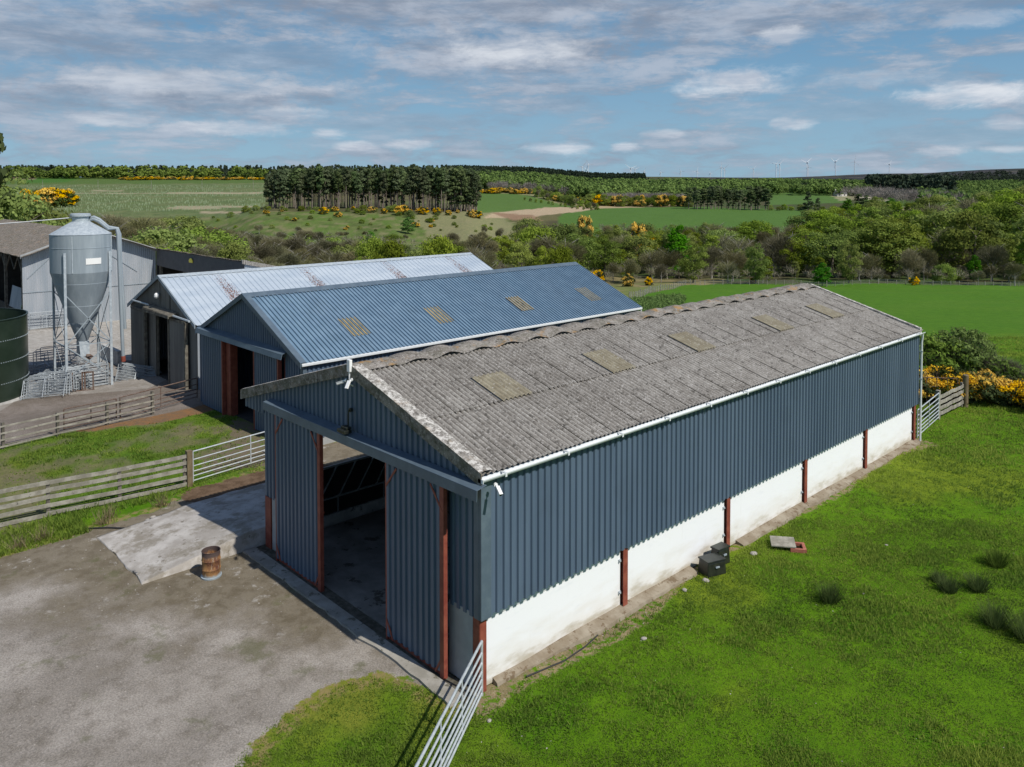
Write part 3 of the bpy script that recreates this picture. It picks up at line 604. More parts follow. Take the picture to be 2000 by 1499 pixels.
    # verge boards
    def verge(x0,x1,name,m,y=-.2):
        mb=MB(); n=16
        for i in range(n):
            a=x0+(x1-x0)*i/n; b=x0+(x1-x0)*(i+1)/n; lip=.012*((i//4)%2)
            mb.hexa([(a,y-.035-lip,rz(a)-.20),(b,y-.035-lip,rz(b)-.20),(b,y-.01,rz(b)-.20),(a,y-.01,rz(a)-.20),(a,y-.035-lip,rz(a)+.075),(b,y-.035-lip,rz(b)+.075),(b,y-.01,rz(b)+.075),(a,y-.01,rz(a)+.075)])
        P(mb,name,m)
    verge(.17,-4.52,'bargeboard',M['asb_verge']); verge(-4.58,-10.42,'bargeboard',M['asb_verge'])
    for (x0,x1) in ((-4.45,.15),(-10.4,-4.62)):
        mb=MB(); n=24
        for i in range(n):
            a=x0+(x1-x0)*i/n; b=x0+(x1-x0)*(i+1)/n; q=[]
            for (yy,dz) in ((-.24,.078),(-.12,.098),(.02,.088),(.10,.062)): q.append((yy,dz))
            for k in range(3): mb.quad((a,q[k][0],rz(a)+q[k][1]),(b,q[k][0],rz(b)+q[k][1]),(b,q[k+1][0],rz(b)+q[k+1][1]),(a,q[k+1][0],rz(a)+q[k+1][1]))
        P(mb,'verge_capping',M['asb_white'])
    mb=MB(); n=12
    for (x0,x1) in ((-4.45,.1),(-10.3,-4.6)):
        mb.hexa([(x0,22.88,rz(x0)-.12),(x1,22.88,rz(x1)-.12),(x1,23.05,rz(x1)-.12),(x0,23.05,rz(x0)-.12),(x0,22.88,rz(x0)+.10),(x1,22.88,rz(x1)+.10),(x1,23.05,rz(x1)+.10),(x0,23.05,rz(x0)+.10)])
    P(mb,'bargeboard',M['asb_white'])
    # gutter
    mb=MB(); g=[]; n=8
    for side,(r,sg) in enumerate(((.078,1),(.068,-1))):
        for k in range(n+1):
            t=math.pi+math.pi*k/n; g.append((.155+r*math.cos(t),4.40+r*math.sin(t)))
    for k in range(n): 
        for ya,yb in ((-.22,23.08),): mb.quad((g[k][0],ya,g[k][1]),(g[k+1][0],ya,g[k+1][1]),(g[k+1][0],yb,g[k+1][1]),(g[k][0],yb,g[k][1])); a=n+1+k; mb.quad((g[a+1][0],ya,g[a+1][1]),(g[a][0],ya,g[a][1]),(g[a][0],yb,g[a][1]),(g[a+1][0],yb,g[a+1][1]))
    mb.box(.225,.237,-.22,23.08,4.385,4.405); mb.box(.073,.083,-.22,23.08,4.385,4.405); mb.box(.08,.23,-.235,-.22,4.325,4.405)
    gut=P(mb,'gutter',M['pvc'])
    for k in range(13):
        yk=.35+k*1.85; mb=MB(); mb.box(.07,.245,yk,yk+.05,4.395,4.412); mb.box(.232,.246,yk,yk+.05,4.33,4.40); sub(mb,'bracket',M['pvc'],gut)
    mb=MB(); mb.tube([(.155,23.0,4.34),(.15,23.02,4.2),(.12,23.03,4.0),(.12,23.03,.05)],.042,10); mb.box(.06,.18,22.98,23.0,2.5,2.56); mb.box(.06,.18,22.98,23.0,3.6,3.66); P(mb,'downpipe',M['pvc'])
    # door track hood
    mb=MB(); mb.hexa([(-8.66,-.42,4.03),(.25,-.42,4.03),(.25,-.405,4.03),(-8.66,-.405,4.03),(-8.66,-.41,4.24),(.25,-.41,4.24),(.25,-.395,4.24),(-8.66,-.395,4.24)])
    mb.hexa([(-8.66,-.41,4.24),(.25,-.41,4.24),(.25,-.15,4.29),(-8.66,-.15,4.29),(-8.66,-.41,4.25),(.25,-.41,4.25),(.25,-.15,4.30),(-8.66,-.15,4.30)]); P(mb,'door_hood',M['blue_trim'],bevel=.004)
    # sliding doors
    def door(x0,x1,right_heavy):
        mb=MB(); mb.sheet((x0+.03,-.33,0),(1,0,0),(0,0,1),(0,-1,0),x1-x0-.06,box_profile(x1-x0-.06),lambda a:.10+.05*float(vnoise(a*2.,0,4)),lambda a:4.02); d=P(mb,'sliding_door',M['blue_clad'])
        mb=MB(); mb.box(x0-.02,x0+.04,-.37,-.29,.02,4.03); w_=.11 if right_heavy else .05; mb.box(x1-w_,x1+.02,-.38,-.28,.0,4.03); mb.box(x0,x1,-.325,-.285,.03,.11)
        for (xa,xb) in ((x0+.02,x0+.42),(x1-.02,x1-.42)):
            mb.bar((xa,-.375,3.5),(xb,-.375,3.98),.045,.02,(0,1,0)); mb.bar((xa,-.375,.5),(xb*.6+xa*.4,-.375,.1),.045,.02,(0,1,0))
        mb.bar((x0,-.27,2.0),(x1,-.27,2.0),.05,.05); sub(mb,'door_frame',M['red_oxide'],d)
    door(-8.05,-5.73,True); door(-2.88,-.84,True)
    # inside
    mb=MB(); mb.box(-9.0,-.25,-.12,22.7,-.05,.03); P(mb,'floor',paint('barn_floor',(.17,.155,.135),(.27,.25,.225),1.6,.95,0,.3,14,spots=(.07,.06,.045),sp_scale=1.6,sp_lo=.58))
    mb=MB(); mb.box(-9.17,-9.13,1.4,22.8,.30,1.72); P(mb,'barrier_boards',M['board_dark'])
    mb=MB(); y=.2
    mb.bar((-9.07,.1,1.78),(-9.07,22.7,1.78),.06,.06); mb.bar((-9.07,.1,.84),(-9.07,22.7,.84),.05,.05)
    while y<22.2: mb.bar((-9.06,y,.84),(-9.06,y+.62,1.78),.035,.035,(1,0,0)); y+=.66
    for k in range(14): mb.bar((-9.06,.5+k*1.65,.34),(-9.06,.5+k*1.65,.84),.03,.03,(1,0,0))
    P(mb,'feed_barrier',M['grey_rail'])
    for i in range(1,5):
        mb=MB(); y=i*BAY; mb.bar((-9,y,rz(-9)-.22),(ridge,y,zr-.22),.1,.22); mb.bar((ridge,y,zr-.22),(-.1,y,rz(-.1)-.22),.1,.22); P(mb,'rafter',M['red_oxide'])
    # ledge of foundation along the grass side and the apron in front
    fm=paint('stained_foundation',(.20,.16,.11),(.30,.26,.20),2.3,.95,0,.4,20,spots=(.14,.10,.06),sp_scale=4,sp_lo=.55)
    for (a,b_) in ((.3,7.3),(9.6,22.95)):
        n=int((b_-a)/.2); mb=MB()
        for i in range(n):
            y0=a+(b_-a)*i/n; y1=a+(b_-a)*(i+1)/n; f=lambda y:-.06+.10*min(1,y/3)+(.05+.10*min(1,y/3))*float(fbm(np.array(y*.9),np.array(2.),4))+.12*float(fbm(np.array(y*5.),np.array(7.),5))
            g_=lambda y:.03+.05*float(vnoise(y*.8,3,6)); e0,e1=f(y0),f(y1); h0,h1=g_(y0),g_(y1)
            mb.hexa([(-.09,y0,-.1),(e0+.05,y0,-.1),(e1+.05,y1,-.1),(-.09,y1,-.1),(-.09,y0,h0+.06),(e0,y0,h0),(e1,y1,h1),(-.09,y1,h1+.06)])
        P(mb,'foundation',fm)
    mb=MB(); n=34
    for i in range(n):
        x0=-9.2+9.1*i/n; x1=-9.2+9.1*(i+1)/n; f=lambda x:-.66-.14*float(fbm(np.array(x*1.2),np.array(1.),3))-.05*float(vnoise(x*6,1,2)); mb.hexa([(x0,f(x0),-.06),(x1,f(x1),-.06),(x1,-.42,-.06),(x0,-.42,-.06),(x0,f(x0),.045),(x1,f(x1),.045),(x1,-.42,.05),(x0,-.42,.05)])
    P(mb,'apron',paint('apron_concrete',(.24,.225,.19),(.36,.34,.30),2.2,.95,0,.4,24,spots=(.12,.11,.08),sp_scale=3,sp_lo=.56))
    mb=MB(); mb.box(-9.2,-.1,-.42,-.14,-.06,.028); P(mb,'door_channel',paint('muddy_channel',(.05,.045,.03),(.12,.11,.085),7,.95,0,.5,20))
    return T
build_front_barn()
# cameras and lamps fixed to the front barn
def cctv(x,y,z,rz,tilt,label,group=None):
    T=empty('security_camera',(x,y,z),rz,label,'security camera',group); T.scale=(.72,.72,.72)
    mb=MB(); mb.tube([(0,0,0),(0,-.05,0)],.055,14); mb.tube([(0,-.05,0),(0,-.12,-.02),(0,-.16,-.05)],.022,8); mb.build('mount',M['white_plastic'],T)
    mb=MB(); c=Vector((0,-.16,-.07)); d=Vector((0,-math.cos(tilt),-math.sin(tilt))); mb.tube([c-d*.06,c+d*.20],.045,14); b=mb.build('body',M['white_plastic'],T)
    mb=MB(); u=Vector((0,-math.sin(tilt),math.cos(tilt))); a=c+u*.05-d*.06; mb.bar(a,a+d*.27,.10,.012,u); mb.build('sunshield',M['white_plastic'],T)
    mb=MB(); mb.tube([c+d*.201,c+d*.207],.036,14); mb.build('lens',M['black'],T)
cctv(.26,.06,4.26,R_(75),R_(35),'white security camera under the gutter at the nearest corner of the front barn')
cctv(-4.62,-.27,5.52,R_(-60),R_(20),'white security camera below the gable peak, pointing left towards the yard')
cctv(-4.38,-.27,5.58,R_(20),R_(55),'white security camera below the gable peak, pointing down to the right')
T=empty('wireless_antenna',(-4.49,-.27,5.58),0,'upright white wireless box on a short bracket at the gable peak','antenna')
mb=MB(); mb.box(-.065,.065,-.04,.04,.17,.46); mb.build('housing',M['white_plastic'],T,bevel=.012)
mb=MB(); mb.tube([(0,0,.2),(0,0,-.12),(0,.1,-.18)],.022,8); mb.build('bracket',M['white_plastic'],T)
T=empty('floodlight',(-4.53,-.2,4.42),0,'black floodlight on an upright arm fixed to the gable of the front barn','floodlight')
mb=MB(); mb.tube([(0,0,.40),(0,-.08,.40),(0,-.09,.3),(0,-.09,0)],.018,8); mb.tube([(0,.02,.40),(0,-.05,.40)],.05,10); mb.build('arm',M['black_plastic'],T)
mb=MB(); mb.box(-.17,.17,-.30,-.10,-.10,-.02); mb.box(-.13,-.02,-.22,-.08,-.02,.04);mb.box(.02,.13,-.22,-.08,-.02,.04); mb.build('lamp_head',M['black_plastic'],T,bevel=.01)
mb=MB(); mb.box(-.15,.15,-.285,-.115,-.106,-.1); mb.build('glass',M['black'],T)

# ------------------------------------------------------------------ middle barn (blue roof)
def build_blue_barn():
    x0,x1,y0,y1=-25.7,-15.95,4.82,25.75; ze=3.38; zr=5.52; xr=(x0+x1)/2; s=(zr-ze)/(x1-xr)
    T=empty('storage_barn',(xr,15,0),0,'middle barn with slate blue metal roof, blue walls and tan rooflights','barn'); off=Vector((-xr,-15,0))
    rz=lambda x: zr-abs(x-xr)*s
    def P(mb,name,mat,par=T,**k): mb.v=[tuple(Vector(p)+off) for p in mb.v]; return mb.build(name,mat,par,**k)
    mb=MB(); mb.sheet((x0,y0,0),(1,0,0),(0,0,1),(0,-1,0),x1-x0,box_profile(x1-x0),lambda a:3.35,lambda a:max(3.36,rz(x0+a)-.05)); P(mb,'gable_cladding',M['blue_clad'])
    mb=MB(); mb.sheet((x0,y0,0),(1,0,0),(0,0,1),(0,-1,0),.75,box_profile(.75),lambda a:0,lambda a:3.36); P(mb,'front_cladding',M['blue_clad']); mb=MB(); mb.sheet((-17.3,y0,0),(1,0,0),(0,0,1),(0,-1,0),1.35,box_profile(1.35),lambda a:0,lambda a:3.36); P(mb,'front_cladding',M['blue_clad'])
    mb=MB(); mb.sheet((x1,y0,0),(0,1,0),(0,0,1),(1,0,0),y1-y0,box_profile(y1-y0),lambda a:.3,lambda a:ze-.02); P(mb,'side_cladding',M['blue_clad'])
    mb=MB(); mb.sheet((x0,y0,0),(0,1,0),(0,0,1),(-1,0,0),y1-y0,box_profile(y1-y0),lambda a:.0,lambda a:ze-.02); P(mb,'side_cladding',M['blue_clad'])
    mb=MB(); mb.sheet((x0,y1,0),(1,0,0),(0,0,1),(0,1,0),x1-x0,box_profile(x1-x0),lambda a:0,lambda a:rz(x0+a)-.05); P(mb,'rear_cladding',M['blue_clad'])
    mb=MB(); mb.box(x1-.1,x1+.02,y0,y1,-.05,.32); P(mb,'base_wall',M['concrete_grey'])
    mb=MB()
    for sg in (1,-1):
        d=Vector((sg,0,-s)).normalized(); nr=Vector((sg*s,0,1)).normalized(); L=(x1-xr+.14)*math.hypot(1,s)
        mb.sheet((xr,y0-.16,zr+.02),(0,1,0),d,nr,y1-y0+.3,box_profile(y1-y0+.3,.2,.058,.04,.135),lambda a:0,lambda a:L)
    roof=P(mb,'roof',M['blue_roof'])
    mb=MB(); mb.hexa([(x0,y0,rz(x0)-.06),(xr,y0,zr-.06),(xr,y1,zr-.06),(x0,y1,rz(x0)-.06),(x0,y0,rz(x0)-.02),(xr,y0,zr-.02),(xr,y1,zr-.02),(x0,y1,rz(x0)-.02)]); mb.hexa([(xr,y0,zr-.06),(x1,y0,rz(x1)-.06),(x1,y1,rz(x1)-.06),(xr,y1,zr-.06),(xr,y0,zr-.02),(x1,y0,rz(x1)-.02),(x1,y1,rz(x1)-.02),(xr,y1,zr-.02)]); P(mb,'roof_lining',M['dark_in'],roof)
    mb=MB()
    for sg in (1,-1): mb.hexa([(xr,y0-.17,zr+.07),(xr+sg*.32,y0-.17,zr+.07-.32*s),(xr+sg*.32,y1+.15,zr+.07-.32*s),(xr,y1+.15,zr+.07),(xr,y0-.17,zr+.085),(xr+sg*.32,y0-.17,zr+.085-.32*s),(xr+sg*.32,y1+.15,zr+.085-.32*s),(xr,y1+.15,zr+.085)])
    P(mb,'ridge_flashing',M['blue_trim'],roof)
    for ys in (7.72,12.3,17.6,22.9):
        mb=MB(); d=Vector((1,0,-s)).normalized(); nr=Vector((s,0,1)).normalized(); q=Vector((-18.24,ys,rz(-18.24)+.035))
        mb.sheet(q,(0,1,0),d,nr,.85,box_profile(.85,.2,.058,.04,.135),lambda a:0,lambda a:1.36); P(mb,'rooflight',M['skylight_tan'],roof)
    mb=MB()
    for sg in (1,-1):
        xe=x1+.14 if sg>0 else x0-.14
        mb.hexa([(xr,y0-.2,zr-.14),(xe,y0-.2,rz(xe)-.14),(xe,y0-.17,rz(xe)-.14),(xr,y0-.17,zr-.14),(xr,y0-.2,zr+.08),(xe,y0-.2,rz(xe)+.08),(xe,y0-.17,rz(xe)+.08),(xr,y0-.17,zr+.08)])
        mb.hexa([(xr,y0-.19,zr+.075),(xe,y0-.19,rz(xe)+.075),(xe,y0+.06,rz(xe)+.075),(xr,y0+.06,zr+.075),(xr,y0-.19,zr+.088),(xe,y0-.19,rz(xe)+.088),(xe,y0+.06,rz(xe)+.088),(xr,y0+.06,zr+.088)])
    P(mb,'verge_trim',M['blue_trim'])
    mb=MB(); mb.box(x1-.0,x1+.06,y0-.04,y0+.12,.0,ze-.05); mb.box(x1-.14,x1-.0,y0-.05,y0-.035,0,ze-.05); P(mb,'corner_flashing',M['blue_trim'])
    mb=MB(); mb.box(x1+.06,x1+.20,y0-.15,y1+.15,3.25,3.36); g=P(mb,'gutter',M['pvc'],bevel=.02)
    mb=MB(); mb.tube([(x1+.13,y1+.1,3.28),(x1+.13,y1+.1,0)],.045,8); P(mb,'downpipe',M['pvc'])
    mb=MB(); mb.hexa([(-25.35,4.42,3.36),(-17.0,4.42,3.36),(-17.0,4.45,3.36),(-25.35,4.45,3.36),(-25.35,4.47,3.55),(-17.0,4.47,3.55),(-17.0,4.5,3.55),(-25.35,4.5,3.55)]); mb.hexa([(-25.35,4.47,3.55),(-17.,4.47,3.55),(-17.,4.79,3.66),(-25.35,4.79,3.66),(-25.35,4.47,3.565),(-17.,4.47,3.565),(-17.,4.79,3.675),(-25.35,4.79,3.675)]); P(mb,'door_hood',M['blue_trim'])
    def door(a,b,red):
        mb=MB(); mb.sheet((a,4.6,0),(1,0,0),(0,0,1),(0,-1,0),b-a,box_profile(b-a),lambda q:.05,lambda q:3.4); d=P(mb,'sliding_door',M['blue_clad'])
        for (xa,w_) in red: mb=MB(); mb.box(xa,xa+w_,4.54,4.70,0,3.4); P(mb,'door_frame',M['red_oxide'],d)
    door(-24.9,-22.75,[(-22.75,.1)]); door(-19.55,-17.55,[(-19.63,.07),(-17.55,.1)])
    mb=MB(); mb.box(-22.64,-22.2,4.71,5.04,0,3.4); P(mb,'door_post',M['red_oxide']); mb=MB(); mb.box(-17.5,-17.3,4.84,5.04,0,3.4); P(mb,'door_post',M['red_oxide'])
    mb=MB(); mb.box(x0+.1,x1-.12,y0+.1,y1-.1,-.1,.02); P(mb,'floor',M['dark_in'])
build_blue_barn()

# ------------------------------------------------------------------ rear barn (pale roof)
def build_pale_barn():
    x0,x1,y0,y1=-38.0,-28.25,5.7,27.9; ze=3.2; zr=5.27; xr=-33.15; s=(zr-ze)/(x1-xr)
    T=empty('machinery_barn',(xr,17,0),0,'third barn with pale silver roof flaking to rust and brownish grey timber framed doors','barn'); off=Vector((-xr,-17,0))
    rz=lambda x: zr-abs(x-xr)*s
    def P(mb,name,mat,par=T,**k): mb.v=[tuple(Vector(p)+off) for p in mb.v]; return mb.build(name,mat,par,**k)
    wp=lambda L:[(a,d) for a,d in wave_profile(L,.15,.03,4)]
    mb=MB(); mb.sheet((x0,y0,0),(1,0,0),(0,0,1),(0,-1,0),x1-x0,wp(x1-x0),lambda a:3.1,lambda a:max(3.11,rz(x0+a)-.05)); mb.box(-33.3,-33.2,y0-.06,y0-.03,3.7,4.95); mb.box(-32.2,-31.75,y0-.07,y0-.03,3.6,4.5); P(mb,'gable_cladding',M['grey_clad'])
    mb=MB(); mb.sheet((x0,y0,0),(1,0,0),(0,0,1),(0,-1,0),4.0,wp(4.0),lambda a:-.5,lambda a:3.15); P(mb,'front_cladding',M['grey_clad']); mb=MB(); mb.sheet((-31.4,y0,0),(1,0,0),(0,0,1),(0,-1,0),3.15,wp(3.15),lambda a:-.45,lambda a:3.15); P(mb,'front_cladding',M['grey_clad'])
    for xx,nx in ((x1,1),(x0,-1)):
        mb=MB(); mb.sheet((xx,y0,0),(0,1,0),(0,0,1),(nx,0,0),y1-y0,wp(y1-y0),lambda a:-.4,lambda a:ze); P(mb,'side_cladding',M['pale_clad'])
    mb=MB(); mb.sheet((x0,y1,0),(1,0,0),(0,0,1),(0,1,0),x1-x0,wp(x1-x0),lambda a:-.4,lambda a:rz(x0+a)-.05); P(mb,'rear_cladding',M['pale_clad'])
    mb=MB()
    for sg in (1,-1):
        d=Vector((sg,0,-s)).normalized(); nr=Vector((sg*s,0,1)).normalized(); L=(x1-xr+.1)*math.hypot(1,s)
        mb.sheet((xr,y0-.12,zr+.02),(0,1,0),d,nr,y1-y0+.24,box_profile(y1-y0+.24,.33,.04,.04,.23),lambda a:0,lambda a:L)
    off2=off; roof=P(mb,'roof',M['pale_roof'])
    # keep the rust bands in world metres: shift the object, not the mesh
    mb=MB(); mb.hexa([(x0,y0,rz(x0)-.06),(xr,y0,zr-.06),(xr,y1,zr-.06),(x0,y1,rz(x0)-.06),(x0,y0,rz(x0)-.02),(xr,y0,zr-.02),(xr,y1,zr-.02),(x0,y1,rz(x0)-.02)]); mb.hexa([(xr,y0,zr-.06),(x1,y0,rz(x1)-.06),(x1,y1,rz(x1)-.06),(xr,y1,zr-.06),(xr,y0,zr-.02),(x1,y0,rz(x1)-.02),(x1,y1,rz(x1)-.02),(xr,y1,zr-.02)]); P(mb,'roof_lining',M['dark_in'],roof)
    mb=MB()
    for sg in (1,-1): mb.hexa([(xr,y0-.14,zr+.06),(xr+sg*.28,y0-.14,zr+.06-.28*s),(xr+sg*.28,y1+.12,zr+.06-.28*s),(xr,y1+.12,zr+.06),(xr,y0-.14,zr+.075),(xr+sg*.28,y0-.14,zr+.075-.28*s),(xr+sg*.28,y1+.12,zr+.075-.28*s),(xr,y1+.12,zr+.075)])
    P(mb,'ridge_flashing',M['galv'],roof)
    mb=MB()
    for sg in (1,-1):
        xe=x1+.1 if sg>0 else x0-.1
        mb.hexa([(xr,y0-.18,zr-.12),(xe,y0-.18,rz(xe)-.12),(xe,y0-.14,rz(xe)-.12),(xr,y0-.14,zr-.12),(xr,y0-.18,zr+.075),(xe,y0-.18,rz(xe)+.075),(xe,y0-.14,rz(xe)+.075),(xr,y0-.14,zr+.075)])
    P(mb,'verge_trim',M['galv_dull'])
    def door(a,b,y=5.45,edge=None):
        mb=MB(); mb.sheet((a,y,0),(1,0,0),(0,0,1),(0,-1,0),b-a,wp(b-a),lambda q:-.42,lambda q:3.22); d=P(mb,'sliding_door',M['grey_clad'])
        mb=MB(); mb.box(a,b,y-.04,y+.04,3.12,3.24)
        P(mb,'door_head',M['timber_old'],d)
        for xa in edge: mb=MB(); mb.box(xa,xa+.16,y-.05,y+.1,-.42,3.2); P(mb,'door_edge',M['timber_old'],d)
    door(-37.2,-34.9,edge=(-35.05,)); door(-31.4,-29.2,edge=(-31.45,-29.25))
    mb=MB(); mb.box(-34.6,-34.2,5.72,5.92,-.45,3.2); P(mb,'door_post',M['timber_old']); mb=MB(); mb.box(-34.19,-33.9,5.75,5.85,-.4,3.2); P(mb,'door_post',M['timber_old'])
    mb=MB(); mb.tube([(-36.7,5.4,3.62),(-34.2,5.4,3.62)],.05,8); P(mb,'door_rail',M['galv']); mb=MB(); mb.tube([(-30.9,5.4,3.42),(-28.5,5.4,3.38)],.06,8); P(mb,'door_rail',M['galv'])
    mb=MB(); mb.hexa([(-34.4,5.15,3.42),(-30.6,5.15,3.36),(-30.6,5.66,3.5),(-34.4,5.66,3.58),(-34.4,5.15,3.5),(-30.6,5.15,3.44),(-30.6,5.66,3.56),(-34.4,5.66,3.66)]); mb.box(-34.4,-30.6,5.12,5.16,3.28,3.44); P(mb,'door_hood',M['timber_old'])
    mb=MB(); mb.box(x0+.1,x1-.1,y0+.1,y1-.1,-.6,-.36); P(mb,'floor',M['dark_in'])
    Lp=empty('yard_lamp',(-33.05,5.52,4.25),0,'round white yard lamp on the gable of the pale roofed barn','lamp')
    mb=MB(); mb.lathe([(.0,-.17),(.09,-.15),(.14,-.06),(.13,.06),(.07,.13),(0,.14)],(0,-.08,0),14); mb.build('globe',M['white_plastic'],Lp); mb=MB(); mb.tube([(0,.06,.1),(0,-.08,.1)],.03,8); mb.build('bracket',M['galv_dull'],Lp)
build_pale_barn()

# ------------------------------------------------------------------ old sheds at the back
def build_old_shed():
    xg=-55.6; ya,yb=3.85,13.4; ze=5.11; zr=6.83; yr=8.6; s=(zr-ze)/(yr-ya); xl=-86.
    T=empty('old_shed',(-66,7.8,-.4),0,'old shed with pale corrugated gable and mossy brown roof, open on its left side','shed'); off=Vector((66,-7.8,.4)); rz=lambda y: zr-abs(y-yr)*s
    def P(mb,name,mat,par=T,**k): mb.v=[tuple(Vector(p)+off) for p in mb.v]; return mb.build(name,mat,par,**k)
    mb=MB(); mb.sheet((xg,ya,0),(0,1,0),(0,0,1),(1,0,0),yb-ya,wave_profile(yb-ya,.15,.03,4),lambda a:-.45,lambda a:rz(ya+a)-.1); P(mb,'gable_cladding',M['pale_clad'])
    mb=MB(); mb.box(xg+.02,xg+.05,ya,yb,2.35,2.39); mb.box(xg+.01,xg+.06,7.6,7.9,-.4,2.2); mb.bar((xg+.04,ya+.3,3.4),(xg+.04,6.6,5.8),.02,.05);mb.bar((xg+.04,11.9,3.4),(xg+.04,9.3,5.3),.02,.05); P(mb,'sheet_lap',M['galv_dull'])
    mb=MB()
    for sg in (-1,1):
        d=Vector((0,sg,-s)).normalized(); nr=Vector((0,sg*s,1)).normalized()
        mb.sheet((xl,yr,zr),(1,0,0),d,nr,xg-xl+.2,wave_profile(31.2,.30,.05,4),lambda a:0,lambda a:4.9*math.hypot(1,s)-.02,6,.10)
    P(mb,'roof',M['asb_brown'])
    mb=MB()
    for sg in (-1,1): ye=yr+sg*4.9; mb.hexa([(xg+.16,yr,zr-.15),(xg+.16,ye,rz(ye)-.15),(xg+.24,ye,rz(ye)-.15),(xg+.24,yr,zr-.15),(xg+.05,yr,zr+.1),(xg+.05,ye,rz(ye)+.1),(xg+.24,ye,rz(ye)+.1),(xg+.24,yr,zr+.1)])
    P(mb,'bargeboard',M['concrete_grey'])
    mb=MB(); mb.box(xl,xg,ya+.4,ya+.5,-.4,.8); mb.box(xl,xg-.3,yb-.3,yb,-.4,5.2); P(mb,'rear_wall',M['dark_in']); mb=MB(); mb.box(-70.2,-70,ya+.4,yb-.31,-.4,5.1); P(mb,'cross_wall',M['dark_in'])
    for k in range(6):
        x=xg-.3-k*5.5; mb=MB(); mb.box(x-.1,x+.1,ya,ya+.2,-.4,5.1); P(mb,'post',M['timber_old'])
        mb=MB(); mb.bar((x,ya+.1,3.6),(x-1.4,ya+.1,4.95),.08,.08); mb.bar((x-1.4,ya+.1,4.95),(x-2.7,ya+.1,3.9),.06,.06); mb.bar((x-2.7,ya+.1,3.9),(x-4,ya+.1,4.95),.06,.06); mb.bar((x-4,ya+.1,4.95),(x-5.5,ya+.1,3.6),.08,.08); mb.bar((x,ya+.1,4.98),(x-5.5,ya+.1,4.98),.1,.1); P(mb,'truss',M['timber_old'])
    mb=MB(); mb.sheet((xg-4,ya-.2,0),(1,0,0),(0,.15,1),(0,-1,0),3.4,wave_profile(3.4,.25,.05,4),lambda a:1.0,lambda a:2.6); P(mb,'loose_sheet',M['galv_dull'])
build_old_shed()
def build_cattle_court():
    T=empty('cattle_court',(-43,16,-.4),0,'long open fronted shed with dark grey fascia and yellow plate behind the barns','shed'); off=Vector((43,-16,.4))
    def P(mb,name,mat,par=T,**k): mb.v=[tuple(Vector(p)+off) for p in mb.v]; return mb.build(name,mat,par,**k)
    y=13.42; X0,X1=-55.5,-39.4
    mb=MB(); mb.sheet((X0,y,0),(1,0,0),(0,0,1),(0,-1,0),X1-X0,wave_profile(X1-X0,.2,.04,4),lambda a:3.80-.12*math.sin(a/16.1*3.1),lambda a:5.12); P(mb,'fascia',M['fascia_dark'])
    mb=MB(); mb.sheet((X0,y-.15,5.2),(1,0,0),Vector((0,1,-.24)).normalized(),(0,.24,1),X1-X0+.1,wave_profile(16.2,.25,.05,4),lambda a:0,lambda a:9.5,4,.05); P(mb,'roof',M['asb_brown'])
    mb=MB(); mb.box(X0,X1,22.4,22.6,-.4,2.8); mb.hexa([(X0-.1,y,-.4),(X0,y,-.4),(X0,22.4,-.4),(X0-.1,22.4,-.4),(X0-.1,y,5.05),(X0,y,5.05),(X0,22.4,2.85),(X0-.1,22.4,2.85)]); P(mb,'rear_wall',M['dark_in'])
    for k in range(4): x=X0+.4+k*5.0; mb=MB(); mb.box(x-.1,x+.1,y+.1,y+.3,-.4,4.2); P(mb,'post',M['timber_old'])
    xs=-48.6; mb=MB()
    for yy in (y-.10,y-.06): mb.poly([(xs,yy,4.50),(xs+.68,yy,4.50),(xs+.68,yy,4.68),(xs+.52,yy,4.80),(xs+.34,yy,4.84),(xs+.16,yy,4.80),(xs,yy,4.68)])
    mb.box(xs+.01,xs+.67,y-.098,y-.062,4.505,4.675); P(mb,'yellow_plate',M['yellow_sign'])
    mb=MB(); mb.sheet((X1,y,0),(0,1,0),(0,0,1),(1,0,0),9.0,wave_profile(9.0,.15,.03,4),lambda a:-.4,lambda a:5.1-.24*a); P(mb,'end_wall',M['pale_clad'])
    mb=MB(); mb.hexa([(X1+.04,y-.2,5.03),(X1+.14,y-.2,5.03),(X1+.14,y+9.2,2.77),(X1+.04,y+9.2,2.77),(X1-.06,y-.2,5.32),(X1+.14,y-.2,5.32),(X1+.14,y+9.2,3.06),(X1-.06,y+9.2,3.06)]); P(mb,'bargeboard',M['asb'])
build_cattle_court()
